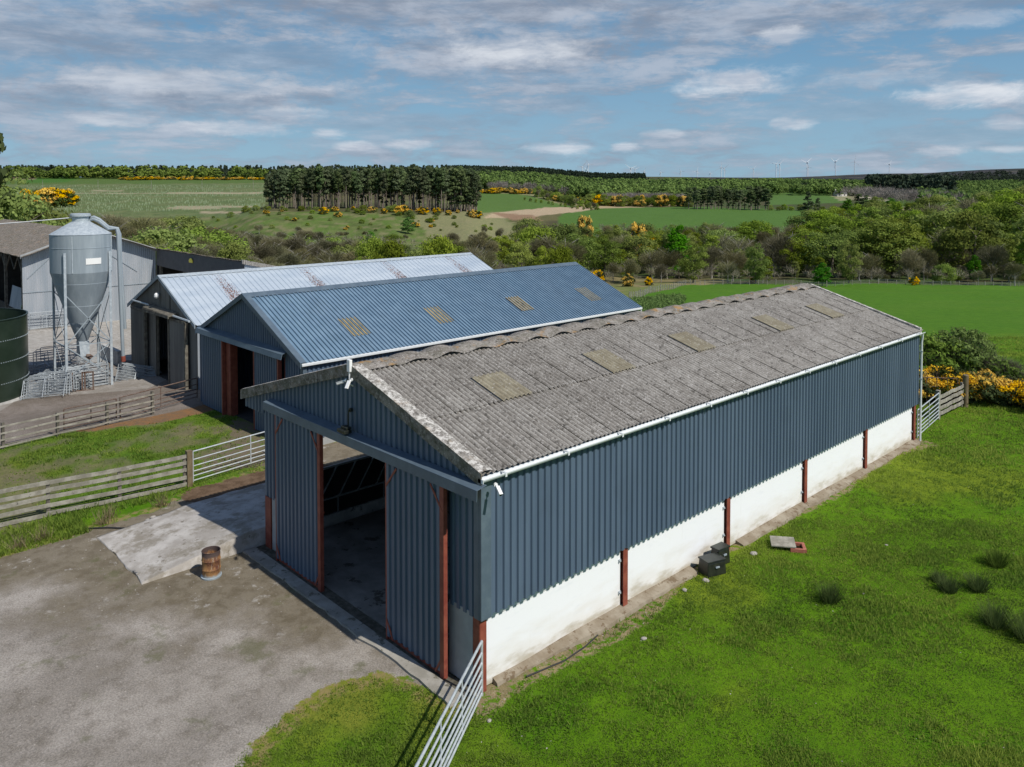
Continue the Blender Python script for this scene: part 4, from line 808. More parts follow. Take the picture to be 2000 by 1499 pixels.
# ------------------------------------------------------------------ concrete ramp beside the front barn
def build_ramp():
    nx,ny=56,70; V=[];F=[]
    xs=np.linspace(-14.5,-9.24,nx); ys=np.linspace(-3.5,3.0,ny)
    X,Y=np.meshgrid(xs,ys,indexing='ij')
    # ragged left edge, sloped by hand
    left=-12.95-.35*np.clip((Y+3.4)/3.3,0,1)+(fbm(Y*1.4,Y*0+3,5)-.5)*.22; Xr=left+(X-xs[0])/(xs[-1]-xs[0])*(-9.24-left)
    fr=-3.42+(fbm(X*1.2,X*0+1,8)-.5)*.10; Yr=np.where(Y<-3.2,np.maximum(Y,fr),Y)
    h=.46*np.clip((Yr+3.5)/2.9,0,1)*(.25+.75*np.clip((Xr+13.2)/3.6,0,1))+.03+(fbm(Xr*1.2,Yr*1.2,15)-.5)*.025
    Z=h
    V=np.stack([Xr,Yr,Z],-1).reshape(-1,3); i,j=np.meshgrid(np.arange(nx-1),np.arange(ny-1),indexing='ij'); i=i.ravel();j=j.ravel()
    F=np.stack([i*ny+j,(i+1)*ny+j,(i+1)*ny+j+1,i*ny+j+1],1); b0=len(V)
    sk=[]; base=[]
    ring=[(nx-1)*ny+j for j in range(ny)]+[i*ny+ny-1 for i in range(nx-1,-1,-1)]+[j for j in range(ny-1,-1,-1)]+[i*ny for i in range(nx)]
    W=[tuple(V[k]*[1,1,0]+[0,0,-.08]) for k in ring]; V=np.vstack([V,W]); n=len(ring)
    F=np.vstack([F,[(ring[k],b0+k,b0+(k+1)%n,ring[(k+1)%n]) for k in range(n-1)]])
    m,t,b=new_mat('slab_concrete'); v=t.obj(); c=t.mix(t.ramp(t.noise(v,1.6,6,.65),.35,.65),(.31,.285,.255),(.46,.435,.405))
    c=t.mix(t.m('MULTIPLY',t.ramp(t.noise(t.mapv(v,loc=(2,2,2)),1.1,6,.7),.48,.62),.85),c,(.21,.185,.145)); c=t.mix(t.m('MULTIPLY',t.ramp(t.noise(t.mapv(v,loc=(6,2,2)),4,6,.7),.60,.66),.7),c,(.11,.09,.06)); c=t.mix(t.ramp(t.noise(v,30,3,.6),.72,.78),c,(.62,.6,.57))
    t.set(b.inputs['Base Color'],c); b.inputs['Roughness'].default_value=.95; t.set(b.inputs['Normal'],t.bump(t.noise(v,12,8,.7),.6,.03))
    o=mesh_np('concrete_ramp',V,F,m); tag(o,'pale rough concrete ramp rising towards the gate beside the front barn','concrete ramp')
build_ramp()

# ------------------------------------------------------------------ gates, rails, fences
def tube_gate(name,a,b,z0,rails,ups,mat,label,r=.02,brace=False,group=None,H=None,zoff2=0.):
    "a,b = ends on plan; rails = heights; ups = fractions along"
    T=empty(name,(a[0],a[1],z0),math.atan2(b[1]-a[1],b[0]-a[0]),label,'gate',group); L=math.hypot(b[0]-a[0],b[1]-a[1]); H=H or max(rails)
    sl_=lambda x:zoff2*x/L
    mb=MB(); mb.tube([(0,0,min(rails)-.05),(0,0,H)],r*1.25,8); mb.tube([(L,0,min(rails)-.05+zoff2),(L,0,H+zoff2)],r*1.25,8); mb.tube([(0,0,H),(L,0,H+zoff2)],r*1.2,8); mb.build('frame',mat,T)
    for z in rails:
        if z<H-.01: mb=MB(); mb.tube([(0,0,z),(L,0,z+zoff2)],r,8); mb.build('rail',mat,T)
    for u in ups:
        mb=MB(); mb.box(u*L-.02,u*L+.02,-.012-r,-r+.002,min(rails)-.02+sl_(u*L),H+sl_(u*L)); mb.build('upright',mat,T)
    return T
tube_gate('field_gate',(.17,-.22),(2.62,-4.14),.03,[.12,.25,.39,.55,.73,.93,1.16],(.25,.5,.75),M['galv_rail'],'galvanised seven bar gate hinged on the nearest corner of the front barn',r=.022)
tube_gate('field_gate',(-15.15,.22),(-15.75,4.6),.06,[.10,.26,.42,.60,.82,1.10],(.5,),M['galv_rail'],'galvanised gate between the paddock rail fence and the middle barn')
tube_gate('field_gate',(-.05,23.2),(-.42,26.7),.03,[.12,.27,.42,.58,.76,.96,1.18],(.5,),M['galv_rail'],'galvanised gate at the far end of the front barn beside the downpipe')
tube_gate('field_gate',(-24.75,.9),(-26.0,4.75),0,[.15,.33,.52,.75,1.05],(.5,),M['rust_rail'],'rusty brown gate closing the paddock against the middle barn',r=.022)
tube_gate('field_gate',(-24.5,-1.35),(-24.75,.75),.02,[.2,.4,.6,.8,1.0],(.5,),M['rust_rail'],'short dark rusty gate laid along the back paddock rails',r=.02)
def post(name,x,y,h,r,mat,label,rnd=True,group=None):
    z=lz(x,y)
    mb=MB()
    if rnd: mb.tube([(0,0,-.2),(0,0,h-.03),(0,0,h)],[r,r*.97,r*.8],14)
    else: mb.box(-r,r,-r,r,-.2,h)
    o=mb.build(name,mat); o.location=(x,y,z); tag(o,label,'post',group); return o
post('gate_post',-15.13,.08,1.22,.09,M['red_oxide'] if 0 else M['post_round'],'brown square post where the paddock rails meet the galvanised gate',False)
post('strainer_post',-.36,29.96,1.5,.13,M['post_round'],'tall thick round post in front of the yellow gorse')
post('gate_post',-.50,26.85,1.28,.08,M['timber'],'squared timber post between the far gate and its short rail fence',False)
def rail_fence(a,b,heights,nposts,mat,label,cat='fence',bh=.1,side=1,sag=.02,seed=0,pm=None,ph=1.2,z0=0):
    A=Vector((a[0],a[1],0)); B=Vector((b[0],b[1],0)); d=(B-A); L=d.length; T=empty('rail_fence',(a[0],a[1],z0),math.atan2(d.y,d.x),label,cat); rn=random.Random(seed)
    for z in heights:
        x=0
        mb=MB(); n=max(2,int(L/3.6)); seg=L/n
        for k in range(n):
            j0=rn.uniform(-sag,sag); j1=rn.uniform(-sag,sag); yo=-.065*side-.004*(k%2)
            q=8; pts=[]
            for i in range(q):
                u0=k*seg+seg*i/q-(.06 if i==0 else 0); u1=k*seg+seg*(i+1)/q+(.06 if i==q-1 else 0); zz=lambda u:z+j0+(j1-j0)*(u/seg-k)-.02*math.sin(math.pi*min(1,max(0,u/seg-k)))+.006*math.sin(u*9+z*7)
                mb.hexa([(u0,yo-.016,zz(u0)-bh/2),(u1,yo-.016,zz(u1)-bh/2),(u1,yo+.016,zz(u1)-bh/2),(u0,yo+.016,zz(u0)-bh/2),(u0,yo-.016,zz(u0)+bh/2),(u1,yo-.016,zz(u1)+bh/2),(u1,yo+.016,zz(u1)+bh/2),(u0,yo+.016,zz(u0)+bh/2)])
        mb.build('rail',mat,T)
    for k in range(nposts):
        u=L*k/(nposts-1) if nposts>1 else L/2; mb=MB(); mb.box(u-.05,u+.05,-.045,.055,-.2,ph+rn.uniform(-.05,.05)); mb.build('post',pm or mat,T)
    return T
rail_fence((-16.6,-12.),(-15.18,-.05),(.10,.36,.60,.84,1.08),7,M['timber'],'weathered grey four rail fence along the near edge of the paddock',ph=1.05,side=1,bh=.12,seed=2,pm=M['timber_old'])
rail_fence((-.5,26.95),(-.47,29.8),(.25,.50,.75,1.0),2,M['timber'],'short weathered rail fence between the far gate and the thick round post',bh=.15,ph=1.1,side=1)
rail_fence((-23.1,-9.5),(-24.9,2.3),(.12,.38,.64,.92),7,M['timber'],'old rail fence along the back edge of the paddock by the gravel yard',bh=.06,ph=1.0,seed=5,side=1,pm=M['timber_old'])
# rusty hay rack in the gorse
T=empty('rusty_rack',(-2.0,28.6,0),R_(38),'rusty bent metal frame leaning in the gorse beyond the front barn','frame')
mb=MB()
for k in range(5): mb.tube([(k*.45,0,.0),(k*.45,.1,1.3)],.018,6)
for z in (.4,.9,1.3): mb.tube([(0,z*.07,z),(1.8,z*.07,z)],.018,6)
mb.build('bars',M['rust_rail'],T)

# ------------------------------------------------------------------ yard objects
T=empty('oil_drum',(-8.47,-1.98,0),0,'rusty open topped oil drum standing against the concrete ramp','barrel'); T.scale=(.80,.80,.80)
mb=MB(); R0=.285; H=.87
mb.lathe([(R0*.98,0),(R0+.012,.012),(R0,.03),(R0,.27),(R0+.012,.29),(R0,.31),(R0,.55),(R0+.014,.575),(R0,.60),(R0,.84),(R0+.012,.855),(R0+.008,.87),(R0-.012,.865),(R0-.014,.2),(0,.19)],n=40); mb.build('drum',M['barrel'],T)
mb=MB(); mb.lathe([(R0-.02,.2),(R0-.02,.23),(0,.26)],n=20); mb.build('ash',M['dark_in'],T)
mb=MB(); mb.lathe([(R0+.035,0),(R0+.04,.05),(R0+.002,.06)],n=40); mb.build('base_ring',M['galv_dull'],T)
def weight_box(name,x,y,z,rz,L,W,H,label):
    T=empty(name,(x,y,z),rz,label,'box')
    mb=MB(); mb.hexa([(-L/2,-W/2,0),(L/2,-W/2,0),(L/2,W/2,0),(-L/2,W/2,0),(-L/2+.03,-W/2+.02,H),(L/2-.03,-W/2+.02,H),(L/2-.03,W/2-.02,H),(-L/2+.03,W/2-.02,H)]); mb.build('body',M['black_plastic'],T,bevel=.025)
    mb=MB(); mb.box(-L/2+.01,L/2-.01,-W/2,W/2,H+.002,H+.05); mb.build('lid',M['black_plastic'],T,bevel=.012)
    mb=MB(); mb.box(-.06,.06,-W/2-.025,-W/2+.0,H*.62,H*.72); mb.build('handle',M['galv_dull'],T)
weight_box('storage_box',.40,7.62,.0,R_(72),.62,.42,.36,'black plastic box with a green stained lid against the white wall')
weight_box('storage_box',.27,8.22,.02,R_(84),.50,.30,.42,'tall narrow black box between the other black box and the red stanchion')
T=empty('manhole',(.92,10.42,0),R_(35),'concrete slab pulled aside over an open brick drain in the grass','manhole')
mb=MB(); mb.hexa([(-.42,-.34,.10),(.38,-.36,.12),(.40,.34,.16),(-.40,.36,.14),(-.42,-.34,.15),(.38,-.36,.17),(.40,.34,.21),(-.40,.36,.19)]); mb.build('cover_slab',M['timber'],T,bevel=.01); T.scale=(.82,.82,.82)
mb=MB(); brick=paint('red_brick',(.30,.09,.06),(.38,.15,.10),9,.9)
mb.box(.20,.72,-.38,-.28,-.05,.10); mb.box(.20,.72,.12,.22,-.05,.10); mb.box(.62,.72,-.279,.119,-.05,.10); mb.build('brick_rim',brick,T); mb=MB(); mb.box(.21,.62,-.28,.12,.005,.01); mb.build('hole',M['black'],T)
def stone(x,y,r,seed,label,mat='stone',flat=.6):
    r=r*.62; rn=np.random.RandomState(seed); n=10; m=7; V=[];F=[]
    for i in range(m+1):
        th=math.pi*i/m
        for j in range(n):
            ph=2*math.pi*j/n; rr=r*(1+.28*(float(vnoise(i*.7+seed,j*.8 if j<n-1 else 0,seed))-.5)); V.append((rr*math.sin(th)*math.cos(ph)*1.25,rr*math.sin(th)*math.sin(ph),rr*math.cos(th)*flat+r*flat*.45))
    for i in range(m):
        for j in range(n): F.append((i*n+j,(i+1)*n+j,(i+1)*n+(j+1)%n,i*n+(j+1)%n))
    o=mesh_np('stone',V,F,M[mat],smooth=True); o.location=(x,y,lz(x,y)); o.rotation_euler=(0,0,seed); tag(o,label,'stone')
for (x,y,r,sd,lb) in [(1.05,3.84,.10,1,'pale stone lying in the grass off the second white wall panel'),(.72,-.52,.07,2,'small pale stone beside the foot of the nearest barn corner'),(.55,7.1,.13,3,'grey stone by the black boxes on the foundation edge'),(.62,9.35,.15,4,'pale flat stone at the wall beyond the red stanchion and boxes'),(-13.3,-1.75,.12,5,'white lump of stone at the ramp edge near the paddock rails'),(-13.15,-1.95,.14,6,'broken pale stone beside the ramp, next to the white lump'),(-16.7,3.6,.16,7,'grey stone on the bare ground in front of the middle barn'),(-26.9,4.2,.16,8,'white stone by the rusty paddock gate'),(.45,6.3,.1,9,'small brown stone on the foundation before the black boxes'),(2.9,12.6,.06,10,'tiny white stone in the grass beyond the open drain'),(3.6,9.4,.05,11,'tiny white stone between the near rush clumps')]: stone(x,y,r,sd,lb)
o=MB(); o.tube([(-14.0,-3.75,.04),(-13.4,-3.0,.05),(-13.0,-2.6,.03),(-12.95,-2.0,.03)],.02,6); tag(o.build('hose',M['black_hose']),'black hose lying from the yard to the ramp','hose')
o=MB(); o.tube([(.28,.9,.05),(.42,1.9,.03),(.40,2.6,.05),(.33,3.1,.08)],.016,6); tag(o.build('hose',M['black_hose']),'short black pipe along the foundation of the white wall','hose')

# ------------------------------------------------------------------ feed silo
def build_silo():
    zb=-.42; T=empty('feed_silo',(-34.8,2.2,zb),0,'galvanised feed silo with steep cone and pale blank plate on braced legs','silo'); R0=1.47; k=-zb
    S=lambda z:z+k
    mb=MB(); mb.lathe([(R0,S(5.68)),(R0,S(6.95)),(R0+.012,S(6.955)),(R0+.012,S(6.985)),(R0,S(6.99)),(R0,S(7.66)),(R0+.02,S(7.665))],n=48); mb.build('cylinder',M['galv_dull'],T)
    mb=MB(); mb.lathe([(R0+.02,S(7.665)),(.42,S(8.33)),(.40,S(8.33))],n=48); mb.build('top_cone',M['galv'],T)
    mb=MB(); mb.lathe([(.40,S(8.30)),(.40,S(8.58)),(.50,S(8.60)),(.50,S(8.72)),(.42,S(8.75)),(0,S(8.76))],n=28); mb.build('filler_cap',M['galv'],T)
    prof=[(R0,S(5.68)),(1.30,S(5.10)),(1.31,S(5.09)),(.92,S(3.90)),(.93,S(3.89)),(.60,S(2.95)),(.61,S(2.94)),(.26,S(1.95)),(.25,S(1.93))]; mb=MB(); mb.lathe(prof,n=48); mb.build('hopper',M['galv_dull'],T)
    mb=MB(); mb.hexa([(-.22,-.24,S(1.25)),(.3,-.20,S(1.15)),(.3,.24,S(1.15)),(-.22,.24,S(1.25)),(-.25,-.25,S(1.95)),(.25,-.25,S(1.95)),(.25,.25,S(1.95)),(-.25,.25,S(1.95))]); mb.build('outlet_boot',M['galv'],T); mb=MB(); mb.tube([(.1,0,S(1.3)),(.35,.35,S(1.0))],.13,10); mb.build('outlet_spout',M['rust_rail'],T)
    q=R0*.7071+.04
    legs={}
    for sx in (1,-1):
        for sy in (1,-1):
            mb=MB(); a=(sx*q,sy*q,0); top=(sx*q,sy*q,S(6.9)); mb.box(sx*q-.06,sx*q+.06,sy*q-.012+.05*sy,sy*q+.012+.05*sy,0,S(6.75)); mb.box(sx*q-.012+.05*sx,sx*q+.012+.05*sx,sy*q-.06,sy*q+.06,0,S(6.75)); mb.build('leg',M['galv'],T)
    def face(p,q_):
        for (z0,z1) in ((.15,1.9),(1.95,4.6)):
            for (u,v) in ((p,q_),(q_,p)):
                mb=MB(); mb.bar((u[0],u[1],S(z0)),(v[0],v[1],S(z1)),.05,.02,(u[0]+v[0],u[1]+v[1],0)); mb.build('brace',M['galv_dull'],T)
        mb=MB(); mb.bar((p[0],p[1],S(1.92)),(q_[0],q_[1],S(1.92)),.06,.03); mb.build('cross_rail',M['galv_dull'],T)
    c=[(q,-q),(q,q),(-q,q),(-q,-q)]
    for i in range(4): face(c[i],c[(i+1)%4])
    a0=math.atan2(-12.6,46.5); mb=MB(); n=10; aa=a0+R_(22)
    for r_ in (R0+.022,):
        for i in range(n):
            t0=aa-R_(14)+R_(30)*i/n; t1=aa-R_(14)+R_(30)*(i+1)/n; mb.quad((r_*math.cos(t0),r_*math.sin(t0),S(6.12)),(r_*math.cos(t1),r_*math.sin(t1),S(6.14)),(r_*math.cos(t1),r_*math.sin(t1),S(6.46)),(r_*math.cos(t0),r_*math.sin(t0),S(6.44)))
    mb.build('blank_plate',M['white_sign'],T)
    for dy,r_,zt in ((0,.095,8.40),(.26,.085,8.50)):
        mb=MB(); ex=.15+dy; mb.tube([(-.05+ex*.2,.35,S(zt-.25)),(.0,.45,S(zt)),(.1,.62,S(zt+.05)),(.22,.85,S(zt-.08)),(.3,1.28,S(zt-.5)),(.35,1.66+dy*.3,S(7.9)),(.36,1.74+dy*.35,S(7.6)),(.38,1.78+dy*.35,S(5.5)),(.42,1.88+dy*.5,S(.9 if dy==0 else 2.4))],r_,12); mb.build('fill_pipe',M['galv_dull'],T)
    mb=MB(); mb.tube([(.42,1.88,S(.92)),(.42,1.9,S(.62))],.12,10); mb.build('pipe_end',M['red_oxide'],T)
    for a in (1.05,-.55,2.6): mb=MB(); mb.box(R0*math.cos(a)-.02,R0*math.cos(a)+.02,R0*math.sin(a)-.02,R0*math.sin(a)+.02,S(5.7),S(7.6)); mb.build('seam_strip',M['galv'],T)
build_silo()
c0=Vector((-34.9,2.05,8.55)); c1=Vector((-52.,-14.,9.5)); mb=MB(); pts=[c0.lerp(c1,t/14)-Vector((0,0,1.0*math.sin(math.pi*t/14))) for t in range(15)]; mb.tube(pts,.028,6); tag(mb.build('overhead_cable',M['white_plastic']),'pale cable running from the silo top out to the left','cable')
# dark green slurry tank
def build_tank():
    T=empty('slurry_tank',(-36.07,-3.17,-.42),0,'round dark green bolted steel tank at the left edge of the yard','tank'); R0=3.03; H=4.06
    mb=MB(); mb.lathe([(R0,0),(R0,H)],n=72); mb.lathe([(R0-.03,H),(R0-.03,.2),(0,.19)],n=72); mb.build('shell',M['tank_green'],T)
    mb=MB(); mb.lathe([(R0-.04,H-.02),(R0+.03,H-.02),(R0+.03,H+.03),(R0-.04,H+.03)],n=72); mb.build('rim',M['tank_green'],T)
    for z in (.95,2.0,3.05):
        mb=MB()
        for i in range(150):
            a=2*math.pi*i/150; x=R0*math.cos(a); y=R0*math.sin(a); mb.box(x-.018,x+.018,y-.018,y+.018,z-.02,z+.02)
        o=mb.build('bolt_row',M['galv_dull'],T); o['kind']='stuff'
    for a in (.35,-.9,1.6): mb=MB(); x=(R0+.01)*math.cos(a); y=(R0+.01)*math.sin(a); mb.box(x-.02,x+.02,y-.03,y+.03,0,H); mb.build('seam_strip',M['galv_dull'],T)
    mb=MB(); mb.lathe([(R0+.01,-.2),(R0+.32,-.2),(R0+.30,.05),(R0+.01,.07)],n=72); mb.build('base_ring',M['concrete'],T)
build_tank()
# hurdles: one built, the rest copied
def make_hurdle():
    T=empty('sheep_hurdle',(0,0,0)); L=1.9; H=1.05; mb=MB(); mb.tube([(0,0,0),(0,0,H),(.03,0,H+.02),(L-.03,0,H+.02),(L,0,H),(L,0,0)],.018,6); mb.tube([(0,0,.08),(L,0,.08)],.016,6); mb.build('frame',M['hurdle'],T)
    for k in range(5): mb=MB(); mb.tube([(0,0,.22+k*.16),(L,0,.22+k*.16)],.013,6); mb.build('rail',M['hurdle'],T)
    mb=MB(); mb.box(L/2-.015,L/2+.015,-.02,-.012,.08,H); mb.build('upright',M['hurdle'],T)
    return T
hp=make_hurdle(); rn=random.Random(4); first=[True]
def hurdle(x,y,z,rz,tilt,roll,label,group,s=1.):
    o=hp if first[0] else copy_tree(hp); first[0]=False; o.location=(x,y,z); o.rotation_euler=(R_(tilt),R_(roll),R_(rz)); o.scale=(s,s,s); tag(o,label,'hurdle',group)
for k in range(8): hurdle(-33.3-.07*k,-1.05+.13*k,-.38+.01*k,62+3.2*k,-38+2.2*k,rn.uniform(-5,5),'galvanised hurdle in the fanned pile against the green tank','hurdles piled by the green tank')
for k in range(6): hurdle(-34.6-.1*k,-.35+.16*k,-.38,40+6*k,-52+3*k,rn.uniform(-6,6),'galvanised hurdle lying flatter behind the fanned pile by the tank','hurdles lying behind the tank pile',1.)
for k in range(6): hurdle(-33.62-.13*k,1.15+rn.uniform(-.08,.08),-.40,90+rn.uniform(-3,3),rn.uniform(-5,5),0,'galvanised hurdle standing in the row under the silo','hurdles standing under the silo',1.05)
for k in range(9): hurdle(-34.1-.16*k,3.55+.08*k,-.38,80-5*k,-32-3.5*k,14+rn.uniform(-5,5),'galvanised hurdle leaning in the pile to the right of the silo','hurdles leaning right of the silo',1.)
for k in range(5): hurdle(-38.6-.5*k,.2+.35*k+rn.uniform(-.1,.1),-.42,80+rn.uniform(-8,8),rn.uniform(-12,12),rn.uniform(-3,3),'galvanised hurdle standing behind the silo on its left','hurdles standing behind the silo',1.15)
for k in range(4): hurdle(-55.2+.1*k,3.95+1.5*(k%2)+.1*k,-.35,88,-9,0,'galvanised hurdle propped against the pale shed gable','hurdles against the shed gable',1.15)
for k,(yy,zz) in enumerate(((.7,.15),(1.2,.7),(2.4,.3))): hurdle(-37.2-.3*k,yy,zz-.42,78+12*k,-78,0,'galvanised hurdle lying flat among the silo legs','hurdles lying among the silo legs',1.1)
T=empty('rusty_crush',(-33.35,1.75,-.42),R_(70),'small rusty upright frame in front of the hurdles under the silo','frame')
mb=MB(); 
for x in (-.45,0,.12,.5): mb.box(x-.035,x+.035,-.04,.04,0,1.0)
mb.box(-.5,.55,-.05,.05,0,.06); mb.box(0,.5,-.04,.04,.93,1.0); mb.build('posts',M['rust_rail'],T)
mb=MB(); mb.box(-41.5,-38.3,5.0,5.25,-.42,.45); tag(mb.build('low_wall',M['concrete']),'low dark concrete wall between the silo and the pale roofed barn','wall')
# ------------------------------------------------------------------ vegetation
def cards(C,N,size,rs,asp=1.):
    "quads centred at C, roughly facing N"
    n=len(C); N=N+rs.normal(0,.38,(n,3)); N/=np.linalg.norm(N,axis=1)[:,None]+1e-9
    a=np.cross(N,rs.normal(0,1,(n,3))); a/=np.linalg.norm(a,axis=1)[:,None]+1e-9; b=np.cross(N,a)
    s=(size*rs.uniform(.6,1.35,n))[:,None]; a=a*s*asp; b=b*s
    V=np.stack([C-a*.5-b*.5,C+a*.55-b*.35,C+a*.45+b*.5,C-a*.4+b*.45],1).reshape(-1,3); F=np.arange(4*n).reshape(n,4); return V,F
def crown_cloud(rs,h,r,base,nclump,per,size,shape='round',cr=.28):
    Vs=[];Fs=[];T=[];k=0
    for c in range(nclump):
        while True:
            p=rs.uniform(-1,1,3)
            if np.linalg.norm(p)<1: break
        p/= (np.linalg.norm(p)**.45+1e-6)*1.0
        if shape=='round': z=base+(h-base)*(.5+.5*p[2]); rr=r
        elif shape=='tall': z=base+(h-base)*(.5+.5*p[2]); rr=r*(1.05-.45*(z/h))
        else: z=base+(h-base)*rs.uniform(0,1)**1.25; rr=r*(1.02-(z-base)/(h-base))**.8; q=rs.uniform(0,6.283); p[:2]=np.array([math.cos(q),math.sin(q)])*rs.uniform(.25,1.)**.5
        cc=np.array([p[0]*rr,p[1]*rr,z]); R1=cr*r*rs.uniform(.6,1.25) if shape!='cone' else cr*r*rs.uniform(.5,1.)*(1.1-.6*(z-base)/(h-base))
        d=rs.normal(0,1,(per,3)); d[:,2]=np.abs(d[:,2])*1.15-.28 if shape!='cone' else d[:,2]*.4; d/=np.linalg.norm(d,axis=1)[:,None]
        C=cc+d*R1*rs.uniform(.55,1.12,(per,1))*np.array([1.15,1.15,.8 if shape!='cone' else .45]); V,F=cards(C,d,size,rs); Vs.append(V);Fs.append(F+k);k+=len(V)
        T.append(np.clip(np.repeat(.25+rs.uniform(0,1)*.4+rs.uniform(0,.35,per),4),0,1))
    return np.vstack(Vs),np.vstack(Fs),np.concatenate(T)
def limbs(rs,h,base,r,n,r0,lean=.0):
    mb=MB(); top=(rs.uniform(-lean,lean)*h,rs.uniform(-lean,lean)*h,h*.82)
    mb.tube([(0,0,-.6),(0,0,0),(top[0]*.3,top[1]*.3,h*.35),(top[0],top[1],h*.82)],[r0*1.35,r0,r0*.7,r0*.12],7,cap=False)
    for k in range(n):
        t=rs.uniform(.22,.7); a=2*math.pi*(k/n)+rs.uniform(-.4,.4); z0=max(base*.6,t*h); L=r*rs.uniform(.6,.95); z1=z0+L*rs.uniform(.5,1.1)
        z1=min(z1,h*.95); p0=(top[0]*z0/h,top[1]*z0/h,z0); mb.tube([p0,(math.cos(a)*L*.5,math.sin(a)*L*.5,z0+(z1-z0)*.6),(math.cos(a)*L,math.sin(a)*L,z1)],[r0*.45,r0*.25,r0*.06],5,cap=False)
    return mb
def twigs(rs,h,r,base,n,size,wd,flat=.9):
    "bare crown: fine upward and outward twigs carried by forked boughs"
    lob=[rs.normal(0,1,3) for _ in range(9)]; lob=np.array([l/np.linalg.norm(l) for l in lob]); lob[:,2]=np.abs(lob[:,2])*.9
    k=rs.randint(0,10,n); U=rs.normal(0,1,(n,3)); U/=np.linalg.norm(U,axis=1)[:,None]; rho=rs.uniform(0,1,n)**.40; C0=np.vstack([lob*.55,[[0,0,0]]])[k]; rr=np.where(k==9,.9,.42)
    q=C0+U*(rho*rr)[:,None]; q[:,2]=np.where(q[:,2]<-.55,-.55+(q[:,2]+.55)*.3,q[:,2]); x=q[:,0]*r; y=q[:,1]*r; z=base+(h-base)*np.clip(.42+.52*q[:,2],0,1.02)
    C=np.stack([x,y,z],1); D=np.stack([x/r*.9,y/r*.9,np.full(n,.75)],1)+rs.normal(0,.38,(n,3)); D/=np.linalg.norm(D,axis=1)[:,None]
    L=(size*rs.uniform(.5,1.3,n))[:,None]; S=np.cross(D,rs.normal(0,1,(n,3))); S/=np.linalg.norm(S,axis=1)[:,None]+1e-9; w2=(wd*rs.uniform(.6,1.4,n))[:,None]
    V=np.stack([C-S*w2*.5,C+S*w2*.5,C+D*L],1).reshape(-1,3); return V,np.arange(3*n).reshape(n,3),np.repeat(rs.uniform(0,1,n),3)
def make_tree(kind,seed):
    rs=np.random.RandomState(seed); T=empty(kind,(0,0,-500)); h=10.
    def crown(V,F,t,mat,name='crown'): return mesh_np(name,V,F,mat,T,{'tint':t})
    if kind=='broadleaf_tree':
        r=rs.uniform(3.8,4.6); m=[M['leaf_green'],M['leaf_olive'],M['leaf_green']][seed%3]; crown(*crown_cloud(rs,h,r,1.0,60,125,.23,'round',.31),m); limbs(rs,h,2,r,7,.26,.03).build('trunk',M['bark'],T)
    elif kind=='young_leaf_tree':
        r=rs.uniform(2.4,2.9); crown(*crown_cloud(rs,h,r,1.0,54,100,.20,'tall',.31),[M['leaf_fresh'],M['leaf_olive']][seed%2]); limbs(rs,h,2,r,8,.17,.04).build('trunk',M['bark_pale'],T)
    elif kind=='bright_tree':
        r=3.6; crown(*crown_cloud(rs,h,r,.8,54,90,.29,'tall',.3),M['leaf_bright']); limbs(rs,h,1.5,r,6,.2).build('trunk',M['bark'],T)
    elif kind=='bare_tree':
        r=rs.uniform(4.2,5.4); crown(*twigs(rs,h,r,1.6,8200,.95,.05),[M['twig'],M['twig_bud'],M['twig']][seed%3],'twigs'); limbs(rs,h,2,r,11,.24,.05).build('trunk',M['bark_pale'] if seed%2 else M['bark'],T)
    elif kind=='pine_tree':
        r=rs.uniform(1.25,1.7); V,F,t=crown_cloud(rs,10,r*1.1,rs.uniform(3.2,4.8),30,58,.28,'tall',.42); crown(V,F,t,M['needle']); mb=limbs(rs,10,5.5,r,5,.15,.01); mb.build('trunk',M['bark_pine'],T)
    elif kind=='pine_edge_tree':
        r=rs.uniform(1.6,2.0); crown(*crown_cloud(rs,10,r,1.6,34,44,.32,'tall',.36),M['needle']); limbs(rs,10,2,r,5,.20,.01).build('trunk',M['bark_pine'],T); 
    elif kind=='spruce_tree':
        r=rs.uniform(2.2,2.7); crown(*crown_cloud(rs,10,r,.8,52,30,.42,'cone',.5),M['needle']); limbs(rs,10,2,.6,3,.16,0).build('trunk',M['bark_pine'],T)
    elif kind=='bush':
        r=rs.uniform(4.6,5.6); crown(*crown_cloud(rs,7.5,r,-.6,56,110,.27,'round',.31),[M['leaf_green'],M['leaf_olive'],M['leaf_fresh']][seed%3],'foliage'); limbs(rs,6,1,r*.7,6,.15).build('stem',M['bark'],T)
    elif kind=='gorse_bush':
        r=3.2; V,F,t=crown_cloud(rs,4.4,r,-.4,30,52,.34,'round',.32); V2,F2,t2=crown_cloud(rs,4.7,r*1.04,.2,34,34,.30,'round',.27); crown(V,F,t,M['gorse_green'],'foliage'); crown(V2,F2,t2,M['gorse'],'flowers')
    return T
PROTO={}
for kind,n in (('broadleaf_tree',3),('young_leaf_tree',2),('bright_tree',1),('bare_tree',4),('pine_tree',4),('pine_edge_tree',2),('spruce_tree',2),('bush',3),('gorse_bush',2)): PROTO[kind]=[[make_tree(kind,11*i+7+i),False] for i in range(n)]
BASEH={'bush':7.5,'gorse_bush':4.6}
trn=random.Random(12)
def plant(kind,x,y,h,label,group=None,wide=1.,cat=None,z=None,var=None):
    L=PROTO[kind]; k=L[trn.randrange(len(L)) if var is None else var%len(L)]
    if k[1]: o=copy_tree(k[0])
    else: o=k[0]; k[1]=True
    z=lz(x,y) if z is None else z
    s=h/BASEH.get(kind,10.); o.location=(x,y,z-.1); o.scale=(s*wide,s*wide,s); o.rotation_euler=(0,0,trn.uniform(0,6.28)); c=cat or {'bush':'bush','gorse_bush':'gorse'}.get(kind,'tree'); tag(o,label,c,group); return o
